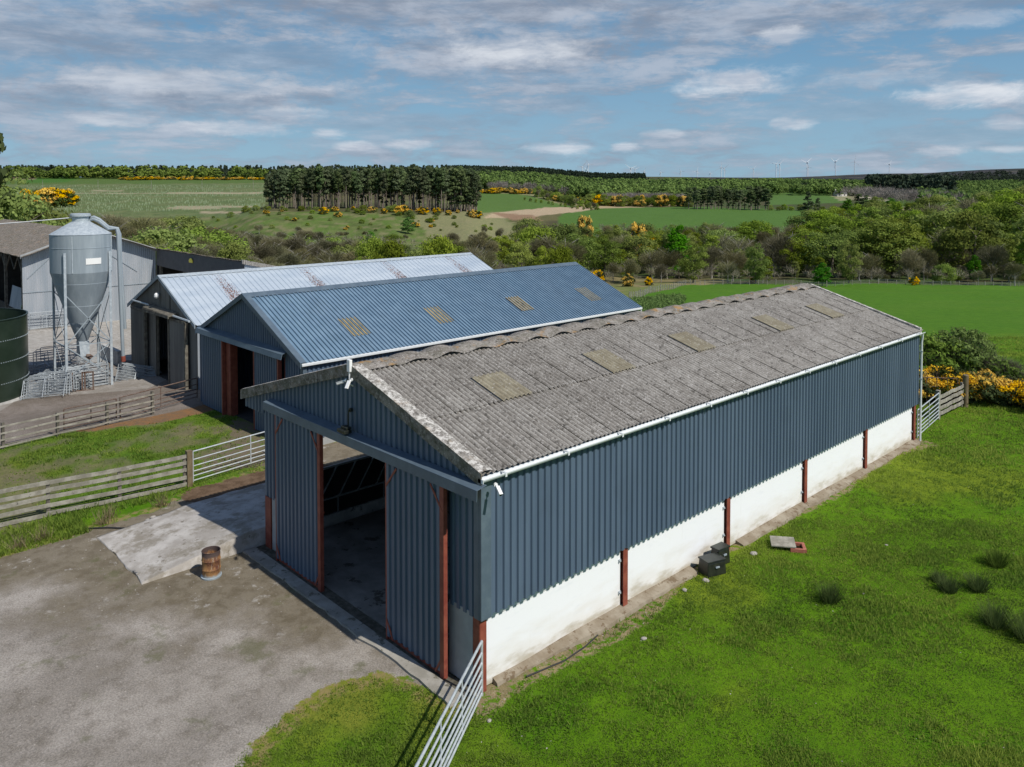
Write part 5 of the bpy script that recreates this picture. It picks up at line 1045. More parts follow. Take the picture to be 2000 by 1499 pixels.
def plant_px(kind,px,w_,ytop,label,group=None,wide=1.,minh=2.,**k):
    "plant at a bearing and distance, as tall as it stands in the view of the land"
    x,y,z=at(px,w_); h=max(minh,CZ-(ytop-368)*w_/FPX-z); return plant(kind,x,y,h,label,group,wide,**k)
# the plantation of tall pines on the knoll
cnt=0
for row,(w_,n) in enumerate(((347,44),(357,48),(368,48),(379,44),(391,36))):
    for k in range(n):
        px=522+(932-522)*(k+.5)/n+trn.uniform(-4,4); edge=(row==0 and (px<575 or px>870)) or px<540 or px>905 or trn.random()<.12
        yt=334+trn.uniform(-12,10)+(3 if px<600 else 0)
        if edge: plant_px('pine_edge_tree',px,w_+trn.uniform(-3,3),yt+trn.uniform(0,6),'dark pine clothed with branches low down at the edge of the hilltop plantation','pines at the edge of the hilltop plantation',.95)
        else: plant_px('pine_tree',px,w_+trn.uniform(-3,3),yt,'tall bare stemmed pine inside the plantation on the grassy knoll','tall pines of the hilltop plantation',.85)
# small pine clump in the middle distance and its neighbours
for k in range(30):
    px=1345+160*(k+.5)/30+trn.uniform(-4,4); plant_px('pine_tree' if k%2 else 'pine_edge_tree',px,500+trn.uniform(0,26),366+trn.uniform(-4,6),'dark pine in the small clump between two green fields','pines in the field clump',1.35)
plant_px('spruce_tree',1578,488,375,'taller dark conifer of the pair at the field hedge',wide=1.35); plant_px('pine_edge_tree',1598,486,386,'shorter dark conifer of the pair at the field hedge',wide=1.2)
for (px,w_,yt,kd,lb,wd) in [(1655,490,388,'bright_tree','fresh green tree at the left end of the row beyond the valley',1.1),(1678,500,378,'pine_edge_tree','dark pine in the row of trees beyond the valley',1.5),(1692,496,381,'spruce_tree','dark spruce beside the pine in the row beyond the valley',1.6),(1712,480,386,'broadleaf_tree','round green tree right of the dark spruce beyond the valley',1.1),(1738,492,387,'bright_tree','bright green tree at the right end of the row beyond the valley',1.1),(1755,500,393,'bare_tree','small bare tree at the right end of the row beyond the valley',1.)]: plant_px(kd,px,w_,yt,lb,None,wd)
for k in range(16):
    px=1505+15*k+trn.uniform(-5,5); plant_px('bush',px,505+trn.uniform(-4,4),401+trn.uniform(-3,3),'low dark hedge bush between the two distant fields','hedge bushes between the distant fields',.9,1.)
# hedge and scrub line right of the knoll
for k in range(34):
    px=1065+(1345-1065)*k/33+trn.uniform(-4,4); w_=560+trn.uniform(-6,6); kd='gorse_bush' if k%5==2 else 'bush'; plant_px(kd,px,w_,382+trn.uniform(-2,5),'dark scrub bush in the hedge line behind the pale strip field' if kd=='bush' else 'yellow gorse in the hedge line behind the pale strip field','hedge behind the pale strip' if kd=='bush' else 'gorse behind the pale strip',.8,1.5)
for k in range(22):
    px=1040+k*6+trn.uniform(-6,6); w_=610-k*6; plant_px('bare_tree' if k%3==0 else 'bush',px,w_,366+k*1.4+trn.uniform(-4,4),'scrubby tree on the slope between the two pale strips','scrub between the pale strips',.8,2)
for k in range(12): px=1022+k*12+trn.uniform(-3,3); plant_px('bush',px,545-k*7,385+k*1.8,'small dark bush along the diagonal field edge','bushes on the diagonal field edge',.6,1.)
# gorse in the distance
def gorse_band(x0,x1,w0,w1,n,hh,label,group,wide=1.2):
    for k in range(n):
        px=x0+(x1-x0)*(k+trn.random())/n; w_=w0+(w1-w0)*(k+.5)/n+trn.uniform(-8,8); x,y,z=at(px,w_); plant('gorse_bush',x,y,hh*trn.uniform(.7,1.2),label,group,wide)
gorse_band(235,520,905,905,30,3.4,'yellow gorse along the top edge of the left pasture','gorse above the left pasture',2.2)
gorse_band(935,1040,650,640,16,4.,'yellow gorse in the band above the field right of the plantation','gorse right of the plantation',1.5)
gorse_band(940,1010,860,850,9,5,'yellow gorse high on the far slope right of the plantation','gorse on the far slope',1.8)
gorse_band(1110,1200,780,820,14,6,'yellow gorse patch among the distant woods below the turbines','gorse in the distant woods',1.8)
for (px,w_) in ((1180,640),(1160,650),(1190,560),(1250,545),(1225,780),(1055,700),(1330,760)): x,y,z=at(px,w_); plant('gorse_bush',x,y,4.5,'single yellow gorse among the distant hedges','single distant gorse',1.4)
for k in range(12): x,y,z=at(48+7*k+trn.uniform(-4,4),445+trn.uniform(-15,15)); plant('gorse_bush',x,y,trn.uniform(6,10),'big yellow gorse thicket on the far left hillside','gorse thicket on the left hillside',1.1)
# knoll: gorse and bushes along the foot of the pines and on the slope
for k in range(26):
    px=530+400*k/25+trn.uniform(-8,8); kd='gorse_bush' if (px>650 and k%2==0) or px>790 else 'bush'; plant_px(kd,px,340+trn.uniform(-6,2),404+trn.uniform(-3,5)+(4 if px>850 else 0),'gorse at the foot of the plantation pines' if kd=='gorse_bush' else 'dark bush at the foot of the plantation pines','gorse under the plantation' if kd=='gorse_bush' else 'bushes under the plantation',.9,1.4)
for (px,yb,hp,kd) in [(632,418,13,'gorse_bush'),(660,425,10,'gorse_bush'),(655,412,8,'gorse_bush'),(697,418,10,'bush'),(708,420,8,'bush'),(770,415,14,'bush'),(785,420,18,'gorse_bush'),(800,425,14,'bush'),(760,412,10,'bush'),(850,430,8,'bush'),(840,436,10,'bush'),(812,444,10,'gorse_bush'),(645,432,6,'bush'),(560,430,7,'bush'),(545,420,6,'bush'),(500,412,10,'bush'),(480,415,12,'bush'),(520,418,8,'gorse_bush'),(450,425,10,'bush'),(610,418,7,'bush'),(575,405,7,'gorse_bush'),(730,430,5,'bush')]+[(trn.uniform(400,985),trn.uniform(408,452),trn.uniform(3,8),'bush' if trn.random()<.78 else 'gorse_bush') for _ in range(48)]:
    # find the distance at which the slope shows on that row
    lo=None
    for w_ in np.arange(250,350,2.):
        z=at(px,w_)[2]; 
        if 368-FPX*(z-CZ)/w_<=yb: lo=w_; break
    w_=lo or 300; x,y,z=at(px,w_); plant(kd,x,y,hp*w_/FPX,'yellow gorse on the open slope of the knoll' if kd=='gorse_bush' else 'dark scrub bush on the open slope of the knoll','gorse on the knoll slope' if kd=='gorse_bush' else 'bushes on the knoll slope',1.1)
plant_px('bright_tree',797,285,425,'rounded fresh green tree standing alone on the slope below the pines',wide=1.3)
plant_px('bright_tree',722,262,452,'bright green tree at the foot of the knoll slope',wide=1.4)
# scrub wood left, behind the barns
def wood(x0,x1,rows,kinds,yt,lab,jit=8,wide=(.9,1.25),step=None):
    for (w_,n,dy) in rows:
        for k in range(n):
            px=x0+(x1-x0)*(k+.5)/n+trn.uniform(-.4,.4)*(x1-x0)/n; ww=w_+trn.uniform(-.05,.05)*w_; kd=trn.choice(kinds); y_=np.interp(px,[p for p,_ in yt],[q for _,q in yt])+dy+trn.uniform(-jit,jit)
            lb,gp=lab(kd,px,w_); plant_px(kd,px,ww,y_,lb,gp,trn.uniform(*wide),2.5)
NM={'bare_tree':'leafless grey brown tree','bush':'rounded green bush','broadleaf_tree':'spreading green tree','young_leaf_tree':'slender tree in fresh leaf','bright_tree':'bright green tree','gorse_bush':'yellow gorse bush','pine_edge_tree':'dark pine','spruce_tree':'dark spruce'}
def labL(kd,px,w_): r='front' if w_<180 else 'middle' if w_<235 else 'back'; return f'{NM[kd]} in the {r} of the scrub wood behind the barns',f'{kd.replace("_"," ")}s, {r} of the scrub wood'
ytL=[(180,418),(330,432),(420,444),(500,447),(600,451),(700,464),(800,480),(900,462),(960,448)]
wood(90,960,[(262,30,-8)],['bare_tree']*6+['bush'],ytL,labL,wide=(1.,1.4))
wood(120,960,[(228,28,6)],['bare_tree']*6+['bush'],ytL,labL,wide=(1.,1.4))
wood(180,960,[(196,26,22),(168,20,42)],['bare_tree']*6+['bush'],ytL,labL,wide=(1.,1.4))
wood(230,930,[(140,15,66)],['bare_tree','bare_tree','bush'],ytL,labL)
for (px,w_,yt,kd,lb) in [(730,180,472,'bush','round bright bush in front of the knoll, left one of a pair'),(762,176,476,'bush','round bright bush in front of the knoll, right one of a pair'),(860,170,470,'bush','large rounded yellow green bush above the pale barn roof'),(1098,150,488,'bush','small bright bush just above the middle barn ridge'),(455,150,480,'bush','light green bush behind the dark fascia')]: plant_px(kd,px,w_,yt,lb,None,.62,var=2)
# valley wood right of the barns
def labR(kd,px,w_):
    r='front' if w_<200 else 'middle' if w_<240 else 'back'; s='left' if px<1300 else 'central' if px<1650 else 'right'
    return f'{NM[kd]} in the {r} of the {s} valley wood',f'{kd.replace("_"," ")}s, {r} of the {s} valley wood'
ytR=[(940,445),(1000,438),(1060,432),(1130,440),(1180,436),(1230,438),(1300,446),(1350,440),(1420,434),(1500,440),(1560,424),(1600,418),(1660,412),(1720,408),(1790,398),(1850,392),(1900,390),(1950,386),(2060,380)]
wood(940,1560,[(285,22,0),(258,20,12)],['broadleaf_tree','bare_tree','bush','bare_tree','broadleaf_tree','young_leaf_tree','bare_tree','bush'],ytR,labR,7,(.75,1.05))
wood(960,1560,[(232,18,20),(212,15,42)],['young_leaf_tree','bare_tree','broadleaf_tree','bare_tree','broadleaf_tree','bare_tree'],ytR,labR,11,(.9,1.25))
wood(1160,1560,[(200,8,72)],['bare_tree','young_leaf_tree','bare_tree'],ytR,labR,12,(.8,1.05))
wood(1560,2060,[(330,15,-6),(285,14,-2),(250,12,14),(222,10,36)],['broadleaf_tree','broadleaf_tree','young_leaf_tree','broadleaf_tree','broadleaf_tree','bare_tree'],ytR,labR,10,(.95,1.35))
wood(1580,2060,[(205,9,78)],['broadleaf_tree','young_leaf_tree','bare_tree'],ytR,labR,14,(.85,1.1))
wood(1700,2080,[(197,15,128)],['bare_tree','bare_tree','bush'],ytR,labR,8,(.8,1.1))
for (px,w_,yt,kd,lb,wd) in [(1355,190,476,'broadleaf_tree','round olive green tree in front of the valley wood, behind the field fence corner',.85),(1327,215,444,'bright_tree','vivid green tree among bare ones in the valley wood',.8),(1478,190,478,'broadleaf_tree','green tree left of the vivid small tree at the fence',.7),(1608,186,515,'bright_tree','vivid green small tree just behind the field fence',1.15),(1660,190,472,'broadleaf_tree','tall rounded bright green tree in front of the valley wood, behind the field fence',.62),(1745,215,428,'broadleaf_tree','very large dark olive tree dominating the right of the valley wood',1.05),(1905,196,500,'bright_tree','narrow bright green tree near the right end of the field fence',.75),(1885,225,434,'broadleaf_tree','large rounded green tree right of the very large one',.85),(1500,192,500,'young_leaf_tree','pale green tree leaning over the fence left of the vivid small tree',.9)]: plant_px(kd,px,w_,yt,lb,None,wd,var=0)
for (px,w_,yt,lb) in [(1788,183,541,'yellow gorse bush just inside the far field fence'),(1165,172,530,'yellow gorse at the left foot of the valley wood'),(1228,176,536,'small yellow gorse beside the rough grass'),(1268,178,542,'small yellow gorse nearer the fence corner'),(1472,192,543,'low yellow gorse behind the middle of the fence')]: plant_px('gorse_bush',px,w_,yt,lb,None,.75,1.2)
for (px,w_,yt) in [(1142,300,424),(1100,300,446),(1246,262,440),(1241,260,452),(1280,250,464)]: plant_px('gorse_bush',px,w_,yt,'yellow gorse showing between the trees of the left valley wood','gorse in the left valley wood',.42,1.5)
# big trees at the far left edge
plant_px('spruce_tree',-8,95,262,'dark conifer cut by the left edge of the picture, taller than the wood',wide=.62); plant_px('broadleaf_tree',10,98,345,'green tree under the conifer at the left edge',wide=.9,var=0); plant_px('broadleaf_tree',46,112,392,'olive green tree behind the old shed roof',wide=.85,var=1); plant_px('broadleaf_tree',-30,110,372,'green tree cut by the left edge behind the old shed',wide=.9); plant_px('bush',66,118,415,'low green bush behind the old shed ridge',wide=.9); plant_px('bush',110,125,424,'low bush right of the olive tree behind the old shed',wide=.8)
M['shrub']=leafmat('shrub',(.075,.12,.025),(.20,.28,.07),.35,vary=False)
# bushes and gorse just beyond the front barn
rsg=random.Random(3)
def near_shrub(name,x,y,h,r,mat,label,cat,n=60,per=90,size=.085,twn=0,base=-.1,flower=None,seed=1):
    rs=np.random.RandomState(seed); T=empty(name,(x,y,lz(x,y)),0,label,cat); V,F,t=crown_cloud(rs,h,r,base,n,per,size,'round',.27); mesh_np('foliage',V,F,mat,T,{'tint':t})
    if twn: V,F,t=twigs(rs,h*1.08,r*1.1,.2,twn,.5,.012); mesh_np('twigs',V,F,M['bark'],T,{'tint':t})
    if flower: V,F,t=crown_cloud(rs,h*1.04,r*1.04,h*.1,int(n*1.2),int(per*.9),size*.8,'round',.2); mesh_np('flowers',V,F,M['gorse'],T,{'tint':t})
    return T
near_shrub('willow_bush',-3.7,35.6,2.2,1.8,M['shrub'],'darker leafy bush hard against the far end of the front barn','bush',60,80,.11,1200,seed=5)
near_shrub('willow_bush',-2.6,36.8,2.6,1.7,M['shrub'],'tall feathery bush right of the far barn corner','bush',70,70,.10,2600,seed=6)
near_shrub('willow_bush',-.7,36.6,1.2,1.0,M['shrub'],'sparse twiggy bush at the right edge beyond the gorse','bush',50,50,.09,2600,seed=7)
near_shrub('willow_bush',1.5,36.2,1.1,1.1,M['shrub'],'sparse bush cut by the right edge of the picture','bush',50,50,.09,1600,seed=8)
for k,(x,y,h,r) in enumerate([(-2.6,29.6,1.3,1.2),(-1.4,30.6,1.4,1.25),(-.2,31.6,1.3,1.2),(1.0,32.0,1.1,1.1),(2.2,31.6,.9,1.0),(3.2,31.6,.8,.9)]):
    near_shrub('gorse_bush',x,y,h,r,M['gorse_green'],['yellow gorse bush behind the far gate, hard by the barn','yellow gorse bush behind the short rail fence','yellow gorse bush behind the thick round post','yellow gorse bush right of the thick round post','lower yellow gorse bush near the right edge','last low gorse bush cut by the right edge'][k],'gorse',46,80,.075,300,flower=True,seed=20+k)
# rush clumps
for k,(x,y,h,r) in enumerate([(3.18,8.44,.42,.34),(4.64,11.45,.26,.2),(5.0,11.1,.36,.30),(5.5,11.7,.42,.32),(5.41,13.5,.42,.38),(6.3,10.2,.55,.45),(7.0,10.1,.6,.5)]):
    rs=np.random.RandomState(k); n=520; a=rs.uniform(0,6.283,n); q=rs.uniform(0,1,n)**.6*r*.55; B=np.stack([np.cos(a)*q,np.sin(a)*q,np.zeros(n)],1); D=np.stack([np.cos(a)*q*1.4+rs.normal(0,.05,n),np.sin(a)*q*1.4+rs.normal(0,.05,n),h*rs.uniform(.55,1.1,n)],1); S=np.stack([-np.sin(a),np.cos(a),0*a],1)*.006+rs.normal(0,.002,(n,3))
    V=np.stack([B-S,B+S,B+D],1).reshape(-1,3); o=mesh_np('rush_clump',V,np.arange(3*n).reshape(n,3),M['rush'],None,{'tint':np.repeat(rs.uniform(0,1,n),3)}); o.location=(x,y,lz(x,y)); tag(o,['dark rush clump nearest the white wall','smallest rush clump in the grass','rush clump, left one of the touching pair','rush clump, right one of the touching pair','rush clump farthest up the field','large rush clump low on the right','large rush clump cut by the right edge'][k],'rush clump')
# grass blades on the near turf, as one mass
def grass_mass():
    rs=np.random.RandomState(9); P=[];S=[]
    def sample(n,w0,w1):
        w_=np.sqrt(rs.uniform(w0*w0,w1*w1,n)); px=rs.uniform(-260,2450,n); x,y=from_cam(px,w_); return x,y,w_
    X=[];Y=[];W=[]
    for (n,a,b) in ((72000,5.5,14),(80000,14,24),(60000,24,40),(32000,40,62)):
        x,y,w_=sample(n,a,b); X.append(x);Y.append(y);W.append(w_)
    X=np.concatenate(X);Y=np.concatenate(Y);W=np.concatenate(W)
    rag=(fbm(X*.8,Y*.8,3)-.5)*.9
    ok=(sdf(X,Y,YARD)+rag*.6<-.02)&(sdf(X,Y,YARD2)+rag<-.02)&(sdf(X,Y,SOIL2)+rag<0)&(sdf(X,Y,SOIL)<0)
    ok&=~((X>-10.4)&(X<.28)&(Y>-.7)&(Y<23.2))&~((X>-25.8)&(X<-15.9)&(Y>4.7)&(Y<26))&~((X>-14.6)&(X<-9)&(Y>-3.5)&(Y<2.3))&~((X<-24.3)&(Y<14))
    ea=sdf(X,Y,EARTH); ok&=(ea<0)|(rs.uniform(0,1,len(X))<.30)
    pd=sdf(X,Y,SOIL3)+rag; ok&=(pd<0)|(rs.uniform(0,1,len(X))<.25)
    pk=(X<-15)&((fbm(X/.9,Y/.9,8)>.47)|(fbm(X/2.7,Y/2.7,18)>.56)); ok&=~pk|(rs.uniform(0,1,len(X))<.22)
    X,Y,W=X[ok],Y[ok],W[ok]; n=len(X); Z=land(X,Y); nb=5
    lush=fbm(X/1.3,Y/1.3,5); dens=smooth(fbm(X/.5,Y/.5,44),.3,.7)
    hh=(.022+.03*dens+.045*smooth(lush,.5,.7))*(.7+.022*W); wd=.0045+.00055*W
    # taller rank grass beside the paddock rails and at the yard edge
    strip=((X<-13.2)&(X>-15.6)&(Y<.3)); hh=hh*np.where(strip,2.6,1.); wall=(sdf(X,Y,EARTH)>-.8)&(X>0); hh=hh*np.where(wall,1.35,1.)
    cx_=np.repeat(X,nb)+rs.normal(0,.035,n*nb)*(1+np.repeat(W,nb)*.03); cy_=np.repeat(Y,nb)+rs.normal(0,.035,n*nb)*(1+np.repeat(W,nb)*.03); cz_=np.repeat(Z,nb); h=np.repeat(hh,nb)*rs.uniform(.5,1.3,n*nb); a=rs.uniform(0,6.283,n*nb)
    lean=rs.uniform(.2,.9,n*nb)*h; tx=np.cos(a)*lean+h*.25; ty=np.sin(a)*lean-h*.1; b2=a+rs.uniform(-1.2,1.2,n*nb)+1.57; wv=np.repeat(wd,nb)*rs.uniform(.7,1.4,n*nb)
    V=np.stack([np.stack([cx_-np.cos(b2)*wv,cy_-np.sin(b2)*wv,cz_-.01],1),np.stack([cx_+np.cos(b2)*wv,cy_+np.sin(b2)*wv,cz_-.01],1),np.stack([cx_+tx,cy_+ty,cz_+h],1)],1).reshape(-1,3)
    tint=np.clip(np.repeat(.2+1.5*(fbm(X/2.6,Y/2.6,14)-.38)+.8*(fbm(X/9,Y/9,15)-.5),nb)+rs.uniform(-.25,.35,n*nb),0,1)
    vg=np.repeat(((X>-4)&(X<1.5)&(Y<-.6)),nb); tint=np.clip(tint+vg*.15,0,1)
    o=mesh_np('grass',V,np.arange(3*n*nb).reshape(-1,3),M['grass_blade'],None,{'tint':np.repeat(tint,3)}); tag(o,'short pasture grass round the barns','grass',kind='stuff')
    # pale dry stems
    q=[(-13.9,-3.0),(-14.3,-2.7),(-14.0,-4.6),(-13.8,-5.2),(-14.4,-6.4),(-14.1,-1.2),(-14.9,-8.),(-13.9,-7.2)]; VV=[];TT=[]
    for (x,y) in q:
        m=90; a=rs.uniform(0,6.28,m); B=np.stack([x+rs.normal(0,.12,m),y+rs.normal(0,.12,m),np.zeros(m)],1); D=np.stack([.25+rs.normal(0,.14,m),-.1+rs.normal(0,.14,m),rs.uniform(.25,.62,m)],1); S_=np.stack([np.cos(a),np.sin(a),0*a],1)*.008; VV.append(np.stack([B-S_,B+S_,B+D],1).reshape(-1,3))
    V=np.vstack(VV); o=mesh_np('dry_grass',V,np.arange(len(V)).reshape(-1,3),M['dry_grass'],None,{'tint':rs.uniform(0,1,len(V))}); tag(o,'pale dry grass stems along the paddock rails','grass',kind='stuff')
grass_mass()
# loose stones and litter on the yard
def scatter_stones():
    rs=np.random.RandomState(2); n=2600; x=rs.uniform(-30,2,n); y=rs.uniform(-12,5,n); x=np.concatenate([x,rs.uniform(-.0,.9,260),rs.uniform(1,9,60)]); y=np.concatenate([y,rs.uniform(-.6,23,260),rs.uniform(-2,20,60)])
    ok=np.ones(len(x),bool); ok&=~((x>-9.3)&(x<.15)&(y>-.15)&(y<23)); d=np.maximum(sdf(x,y,YARD),sdf(x,y,YARD2)); ok&=(d>-.1)|(sdf(x,y,EARTH)>0)|(x>1); ok&=~((x>-25.8)&(x<-15.9)&(y>4.6)); ok&=~((x>-14.6)&(x<-9.2)&(y>-3.4)); x,y=x[ok],y[ok]; n=len(x); r=rs.uniform(.006,.022,n)*np.where(rs.uniform(0,1,n)<.03,1.8,1.); z=land(x,y)
    base=np.array([(1,0,0),(0,1,0),(-1,0,0),(0,-1,0),(0,0,1.)]); Fb=np.array([(0,1,4),(1,2,4),(2,3,4),(3,0,4)])
    V=base[None]*r[:,None,None]*rs.uniform(.6,1.3,(n,5,1))*np.array([1,1,.7]); a=rs.uniform(0,6.28,n); ca,sa=np.cos(a),np.sin(a); Vx=V[:,:,0]*ca[:,None]-V[:,:,1]*sa[:,None]; Vy=V[:,:,0]*sa[:,None]+V[:,:,1]*ca[:,None]; V=np.stack([Vx+x[:,None],Vy+y[:,None],V[:,:,2]+z[:,None]],-1).reshape(-1,3); F=(Fb[None]+np.arange(n)[:,None,None]*5).reshape(-1,3)
    tag(mesh_np('loose_stones',V,F,paint('loose_stone',(.24,.215,.19),(.42,.39,.35),1.5,.95)),'small loose stones on the gravel yard','stones',kind='stuff')
scatter_stones()
# far woods read as one mass each: many small trees joined in one mesh
def far_wood(name,polyfn,n,kinds,hr,mat,label,seed,size=1.):
    rs=np.random.RandomState(seed); protos=[]
    for k in range(4):
        r_=np.random.RandomState(seed*10+k)
        if kinds=='cone': protos.append(crown_cloud(r_,10,2.3,1,9,7,1.25*size,'cone',.6))
        elif kinds=='bare': V,F,t=twigs(r_,10,3.5,1.5,90,2.6,.22); protos.append((V,np.concatenate([F,F[:,2:]],1),t))
        else: protos.append(crown_cloud(r_,10,4.0,1.0,12,12,1.25*size,'round',.38))
    px,w_=polyfn(rs,n); x,y=from_cam(px,w_); z=land(x,y); n=len(x); h=rs.uniform(*hr,n); a=rs.uniform(0,6.28,n); which=rs.randint(0,4,n); Vs=[];Fs=[];Ts=[];k0=0; shade=fbm(x/35,y/35,seed)
    for p in range(4):
        V,F,t=protos[p]; idx=np.where(which==p)[0]; m=len(idx)
        if m==0: continue
        s=(h[idx]/10)[:,None]; ca,sa=np.cos(a[idx])[:,None],np.sin(a[idx])[:,None]; X=(V[None,:,0]*ca-V[None,:,1]*sa)*s+x[idx][:,None]; Y=(V[None,:,0]*sa+V[None,:,1]*ca)*s+y[idx][:,None]; Z=V[None,:,2]*s+z[idx][:,None]
        Vs.append(np.stack([X,Y,Z],-1).reshape(-1,3)); Fs.append((F[None]+np.arange(m)[:,None,None]*len(V)).reshape(-1,4)+k0); k0+=m*len(V); Ts.append(np.clip(t[None]*.6+(shade[idx]*1.3-.35+rs.uniform(-.18,.18,m))[:,None],0,1).ravel())
    F=np.vstack(Fs)
    o=mesh_np(name,np.vstack(Vs),F,mat,None,{'tint':np.concatenate(Ts)}); tag(o,label,'wood',kind='stuff')
band=lambda x0,x1,w0,w1:(lambda rs,n:(rs.uniform(x0,x1,n),rs.uniform(w0,w1,n)))
def band_hole(x0,x1,w0f,w1f):
    def f(rs,n): px=rs.uniform(x0,x1,n); u=rs.uniform(0,1,n)**.8; return px,w0f(px)+(w1f(px)-w0f(px))*u
    return f
M['far_mixed']=leafmat('far_mixed',(.06,.10,.028),(.16,.215,.055),.3); M['far_dark']=leafmat('far_dark',(.022,.034,.026),(.052,.070,.044),.1); M['far_bare']=leafmat('far_bare',(.15,.13,.12),(.24,.215,.20),.05)
far_wood('conifer_wood',band(-300,960,960,1080),2600,'cone',(8,15),M['far_dark'],'dark conifer wood along the left skyline',1)
far_wood('mixed_wood',band(-300,520,935,965),260,'round',(8,15),M['far_mixed'],'mixed wood edge in front of the left skyline conifers',2)
far_wood('mixed_wood',band_hole(935,1700,lambda p:np.interp(p,[935,1040,1150,1340,1500,1700],[700,700,660,640,840,860]),lambda p:p*0+1500),7200,'round',(7,13),M['far_mixed'],'wide mixed wood below the wind turbines',3)
far_wood('conifer_wood',band_hole(860,1700,lambda p:p*0+900,lambda p:p*0+1520),1500,'cone',(9,14),M['far_dark'],'conifers scattered through the wide wood below the turbines',4)
far_wood('spruce_wood',band(865,1260,1750,2350),3200,'cone',(9,15),M['far_dark'],'dark spruce plantation on the far low hill',5,1.3)
far_wood('spruce_wood',band_hole(1692,1862,lambda p:np.interp(p,[1692,1862],[930,760]),lambda p:p*0+1150),900,'cone',(15,24),M['far_dark'],'dark block of spruces right of the white cottage',6)
far_wood('mixed_wood',band_hole(1795,2200,lambda p:p*0+395,lambda p:p*0+1450),2600,'round',(7,12),M['far_mixed'],'mixed wood filling the valley at the right',7)
far_wood('bare_wood',band_hole(1640,1880,lambda p:np.interp(p,[1640,1700,1880],[870,640,480]),lambda p:np.interp(p,[1640,1700,1880],[960,860,640])),420,'bare',(8,13),M['far_bare'],'leafless pale wood below the spruce block',8)
far_wood('bare_wood',band(955,1110,680,760),160,'bare',(7,11),M['far_bare'],'leafless brown wood behind the field right of the plantation',9)
far_wood('bare_wood',band(1180,1345,575,640),130,'bare',(7,10),M['far_bare'],'leafless grey trees behind the distant gorse hedge',10)
far_wood('mixed_wood',band(1760,2200,1500,2600),900,'round',(8,14),M['far_dark'],'dark woods at the foot of the heather hill',11)
M['undergrowth']=leafmat('undergrowth',(.12,.105,.07),(.26,.23,.16),.1)
far_wood('undergrowth',band_hole(100,2100,lambda p:np.interp(p,[100,1100,1200,2100],[95,140,185,188]),lambda p:np.where(p<1050,258.,330.)),2600,'bare',(2.,4.5),M['undergrowth'],'brown scrub undergrowth on the valley floor',12)
far_wood('undergrowth',band_hole(100,1560,lambda p:p*0+205,lambda p:np.where(p<1050,255.,330.)),500,'round',(2.,4.),M['leaf_olive'],'green low scrub on the valley floor',13,.7)
M['nettle']=leafmat('nettle',(.06,.13,.02),(.15,.26,.05),.3)
far_wood('tall_weeds',band_hole(1180,1335,lambda p:np.interp(p,[1180,1335],[66,84]),lambda p:np.interp(p,[1180,1335],[100,120])),1500,'round',(.5,1.1),M['nettle'],'tall bright green weeds between the middle barn and the field',14,.8)
# rows of tree guards on the left slope
def guards():
    rs=np.random.RandomState(5); n=3000; w_=rs.uniform(395,760,n); px=rs.uniform(-60,520,n); x,y=from_cam(px,w_); z=land(x,y); ok=fbm(x/30,y/30,4)>.38; x,y,z=x[ok],y[ok],z[ok]; n=len(x); h=rs.uniform(.9,1.5,n); b=np.array([(-1,-1,0),(1,-1,0),(1,1,0),(-1,1,0),(-1,-1,1),(1,-1,1),(1,1,1),(-1,1,1.)]); F=np.array([(0,1,5,4),(1,2,6,5),(2,3,7,6),(3,0,4,7),(4,5,6,7)])
    V=np.stack([b[None,:,0]*.07+x[:,None],b[None,:,1]*.07+y[:,None],b[None,:,2]*h[:,None]+z[:,None]],-1).reshape(-1,3); tag(mesh_np('tree_guards',V,(F[None]+np.arange(n)[:,None,None]*8).reshape(-1,4),M['tree_guard']),'pale tree guards dotted over the left slope','tree guards',kind='stuff')
guards()
# ------------------------------------------------------------------ field fence, poles, cottage, turbines
def wire_fence(pts,label,step,h=1.15):
    T=empty('wire_fence',(0,0,0),0,label,'fence'); P_=[]
    for (a,b) in zip(pts,pts[1:]):
        L=math.hypot(b[0]-a[0],b[1]-a[1]); n=max(1,int(L/step))
        for k in range(n): P_.append((a[0]+(b[0]-a[0])*k/n,a[1]+(b[1]-a[1])*k/n))
    P_.append(pts[-1]); Z=[lz(*p) for p in P_]; rn=random.Random(1)
    for k,(p,z) in enumerate(zip(P_,Z)):
        if k>=100: break
        mb=MB(); r=.07 if k%6 else .1; hh=h+rn.uniform(-.08,.1)+(.15 if k%6==0 else 0); mb.tube([(p[0],p[1],z-.2),(p[0]+rn.uniform(-.05,.05),p[1],z+hh)],r,6); mb.build('post',M['timber'],T)
    mb=MB()
    for zz in (.25,.5,.75,1.0): mb.tube([(p[0],p[1],z+zz) for p,z in zip(P_,Z)],.012,3,cap=False)
    mb.build('wire',M['galv_dull'],T)
f=lambda px,w_:from_cam(px,w_)
wire_fence([f(1230,120),f(1282,150),f(1340,176),f(1378,183),f(1500,184),f(1700,184),f(1860,185),f(2010,186)],'post and wire fence along the foot of the green field',1.95)
for k,(px,w_) in enumerate(((84,690),(192,700),(296,690),(395,690),(495,690))):
    x,y,z=at(px,w_); mb=MB(); mb.tube([(0,0,0),(0,0,8.)],.16,6); mb.tube([(-.8,0,7.6),(.8,0,7.6)],.07,5); o=mb.build('utility_pole',M['timber']); o.location=(x,y,z); tag(o,['wooden pole farthest left in the left pasture','second wooden pole from the left in the left pasture','middle wooden pole of five in the left pasture','fourth wooden pole from the left in the left pasture','wooden pole nearest the plantation in the left pasture'][k],'pole','poles in the left pasture')
x,y,z=at(1640,862); T=empty('cottage',(x,y,z),YAW+.2,'white cottage with grey roof far off beyond the fields','house'); 
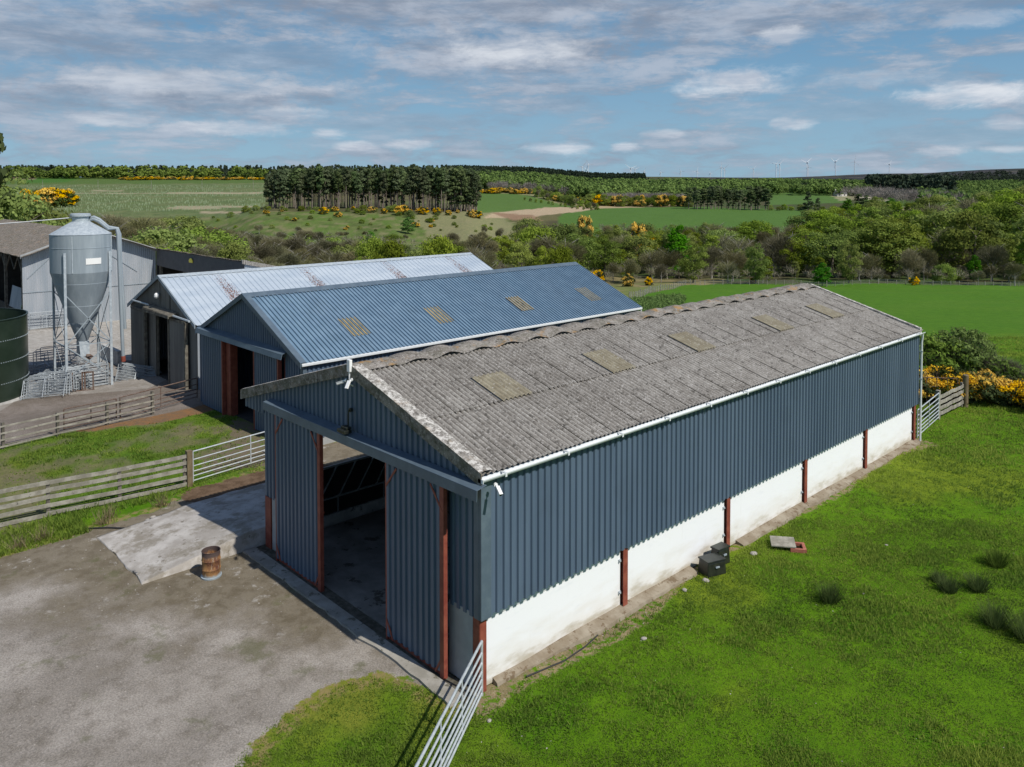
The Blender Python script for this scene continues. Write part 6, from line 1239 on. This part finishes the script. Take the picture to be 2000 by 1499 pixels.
mb=MB(); mb.box(-4,4,-6,6,-.5,3); mb.hexa([(-4,-6,3),(4,-6,3),(4,-5.9,3),(-4,-5.9,3),(-.1,-6,6.2),(.1,-6,6.2),(.1,-5.9,6.2),(-.1,-5.9,6.2)]); mb.hexa([(-4,5.9,3),(4,5.9,3),(4,6,3),(-4,6,3),(-.1,5.9,6.2),(.1,5.9,6.2),(.1,6,6.2),(-.1,6,6.2)]); mb.build('wall',M['harl'],T)
mb=MB(); mb.hexa([(-4.3,-6.2,2.85),(0,-6.2,6.3),(0,6.2,6.3),(-4.3,6.2,2.85),(-4.3,-6.2,3.0),(0,-6.2,6.5),(0,6.2,6.5),(-4.3,6.2,3.0)]); mb.hexa([(0,-6.2,6.3),(4.3,-6.2,2.85),(4.3,6.2,2.85),(0,6.2,6.3),(0,-6.2,6.5),(4.3,-6.2,3.0),(4.3,6.2,3.0),(0,6.2,6.5)]); r_=mb.build('roof',M['roof_tile'],T)
for yy in (-5.4,5.4): mb=MB(); mb.box(-.5,.5,yy-.5,yy+.5,6,7.8); mb.build('chimney',M['harl'],r_)
for yy in (-3,3): mb=MB(); mb.box(-4.06,-4.0,yy-.6,yy+.6,.9,2.2); mb.build('window',M['black'],T)
M['turbine_shadow']=M['turbine']
tr=random.Random(8)
TUR=[(1061,328,.55),(1137,326,1.),(1149,322,.8),(1145,332,.5),(1232,329,1.),(1240,331,.75),(1258,334,.6),(1290,337,.5),(1329,335,.55),(1361,334,.7),(1387,339,.4),(1408,328,.95),(1414,329,.9),(1471,330,.85),(1515,321,1.),(1522,321,1.),(1576,318,1.15),(1578,326,.7),(1631,316,1.),(1668,316,1.),(1736,321,.75)]
names=['first','second','third','fourth','fifth','sixth','seventh','eighth','ninth','tenth','eleventh','twelfth','thirteenth','fourteenth','fifteenth','sixteenth','seventeenth','eighteenth','nineteenth','twentieth','last']
for k,(px,yh,s) in enumerate(TUR):
    w_=5200-(s-1)*600; x,y=from_cam(px,w_); zh=CZ+(368-yh)*w_/FPX; H=zh+20; T=empty('wind_turbine',(x,y,-20),YAW+math.pi/2+tr.uniform(-.5,.5),f'white wind turbine on the skyline, {names[k]} counting from the left','wind turbine','wind turbines on the skyline')
    mb=MB(); mb.tube([(0,0,0),(0,0,H)],3.2*max(s,.7),8,2.0); mb.build('tower',M['turbine'],T); mb=MB(); mb.box(-2.5,2.5,-6,9,H-2.5,H+2.5); mb.build('nacelle',M['turbine'],T); a0=tr.uniform(0,2)
    for b in range(3):
        a=a0+b*2.0944; L=44*s; mb=MB(); d=Vector((math.sin(a),0,math.cos(a))); c=Vector((0,-8,H)); p=Vector((d.z,0,-d.x)); q=[c-p*1.8,c+p*1.8,c+d*L+p*.7,c+d*L-p*.7]; mb.hexa([(v_.x,v_.y-.5,v_.z) for v_ in q]+[(v_.x,v_.y+.5,v_.z) for v_ in q]); mb.build('blade',M['turbine'],T)
# far prototypes never used are removed
for L in PROTO.values():
    for (o,used) in L:
        if not used:
            for c in list(o.children): bpy.data.objects.remove(c)
            bpy.data.objects.remove(o)
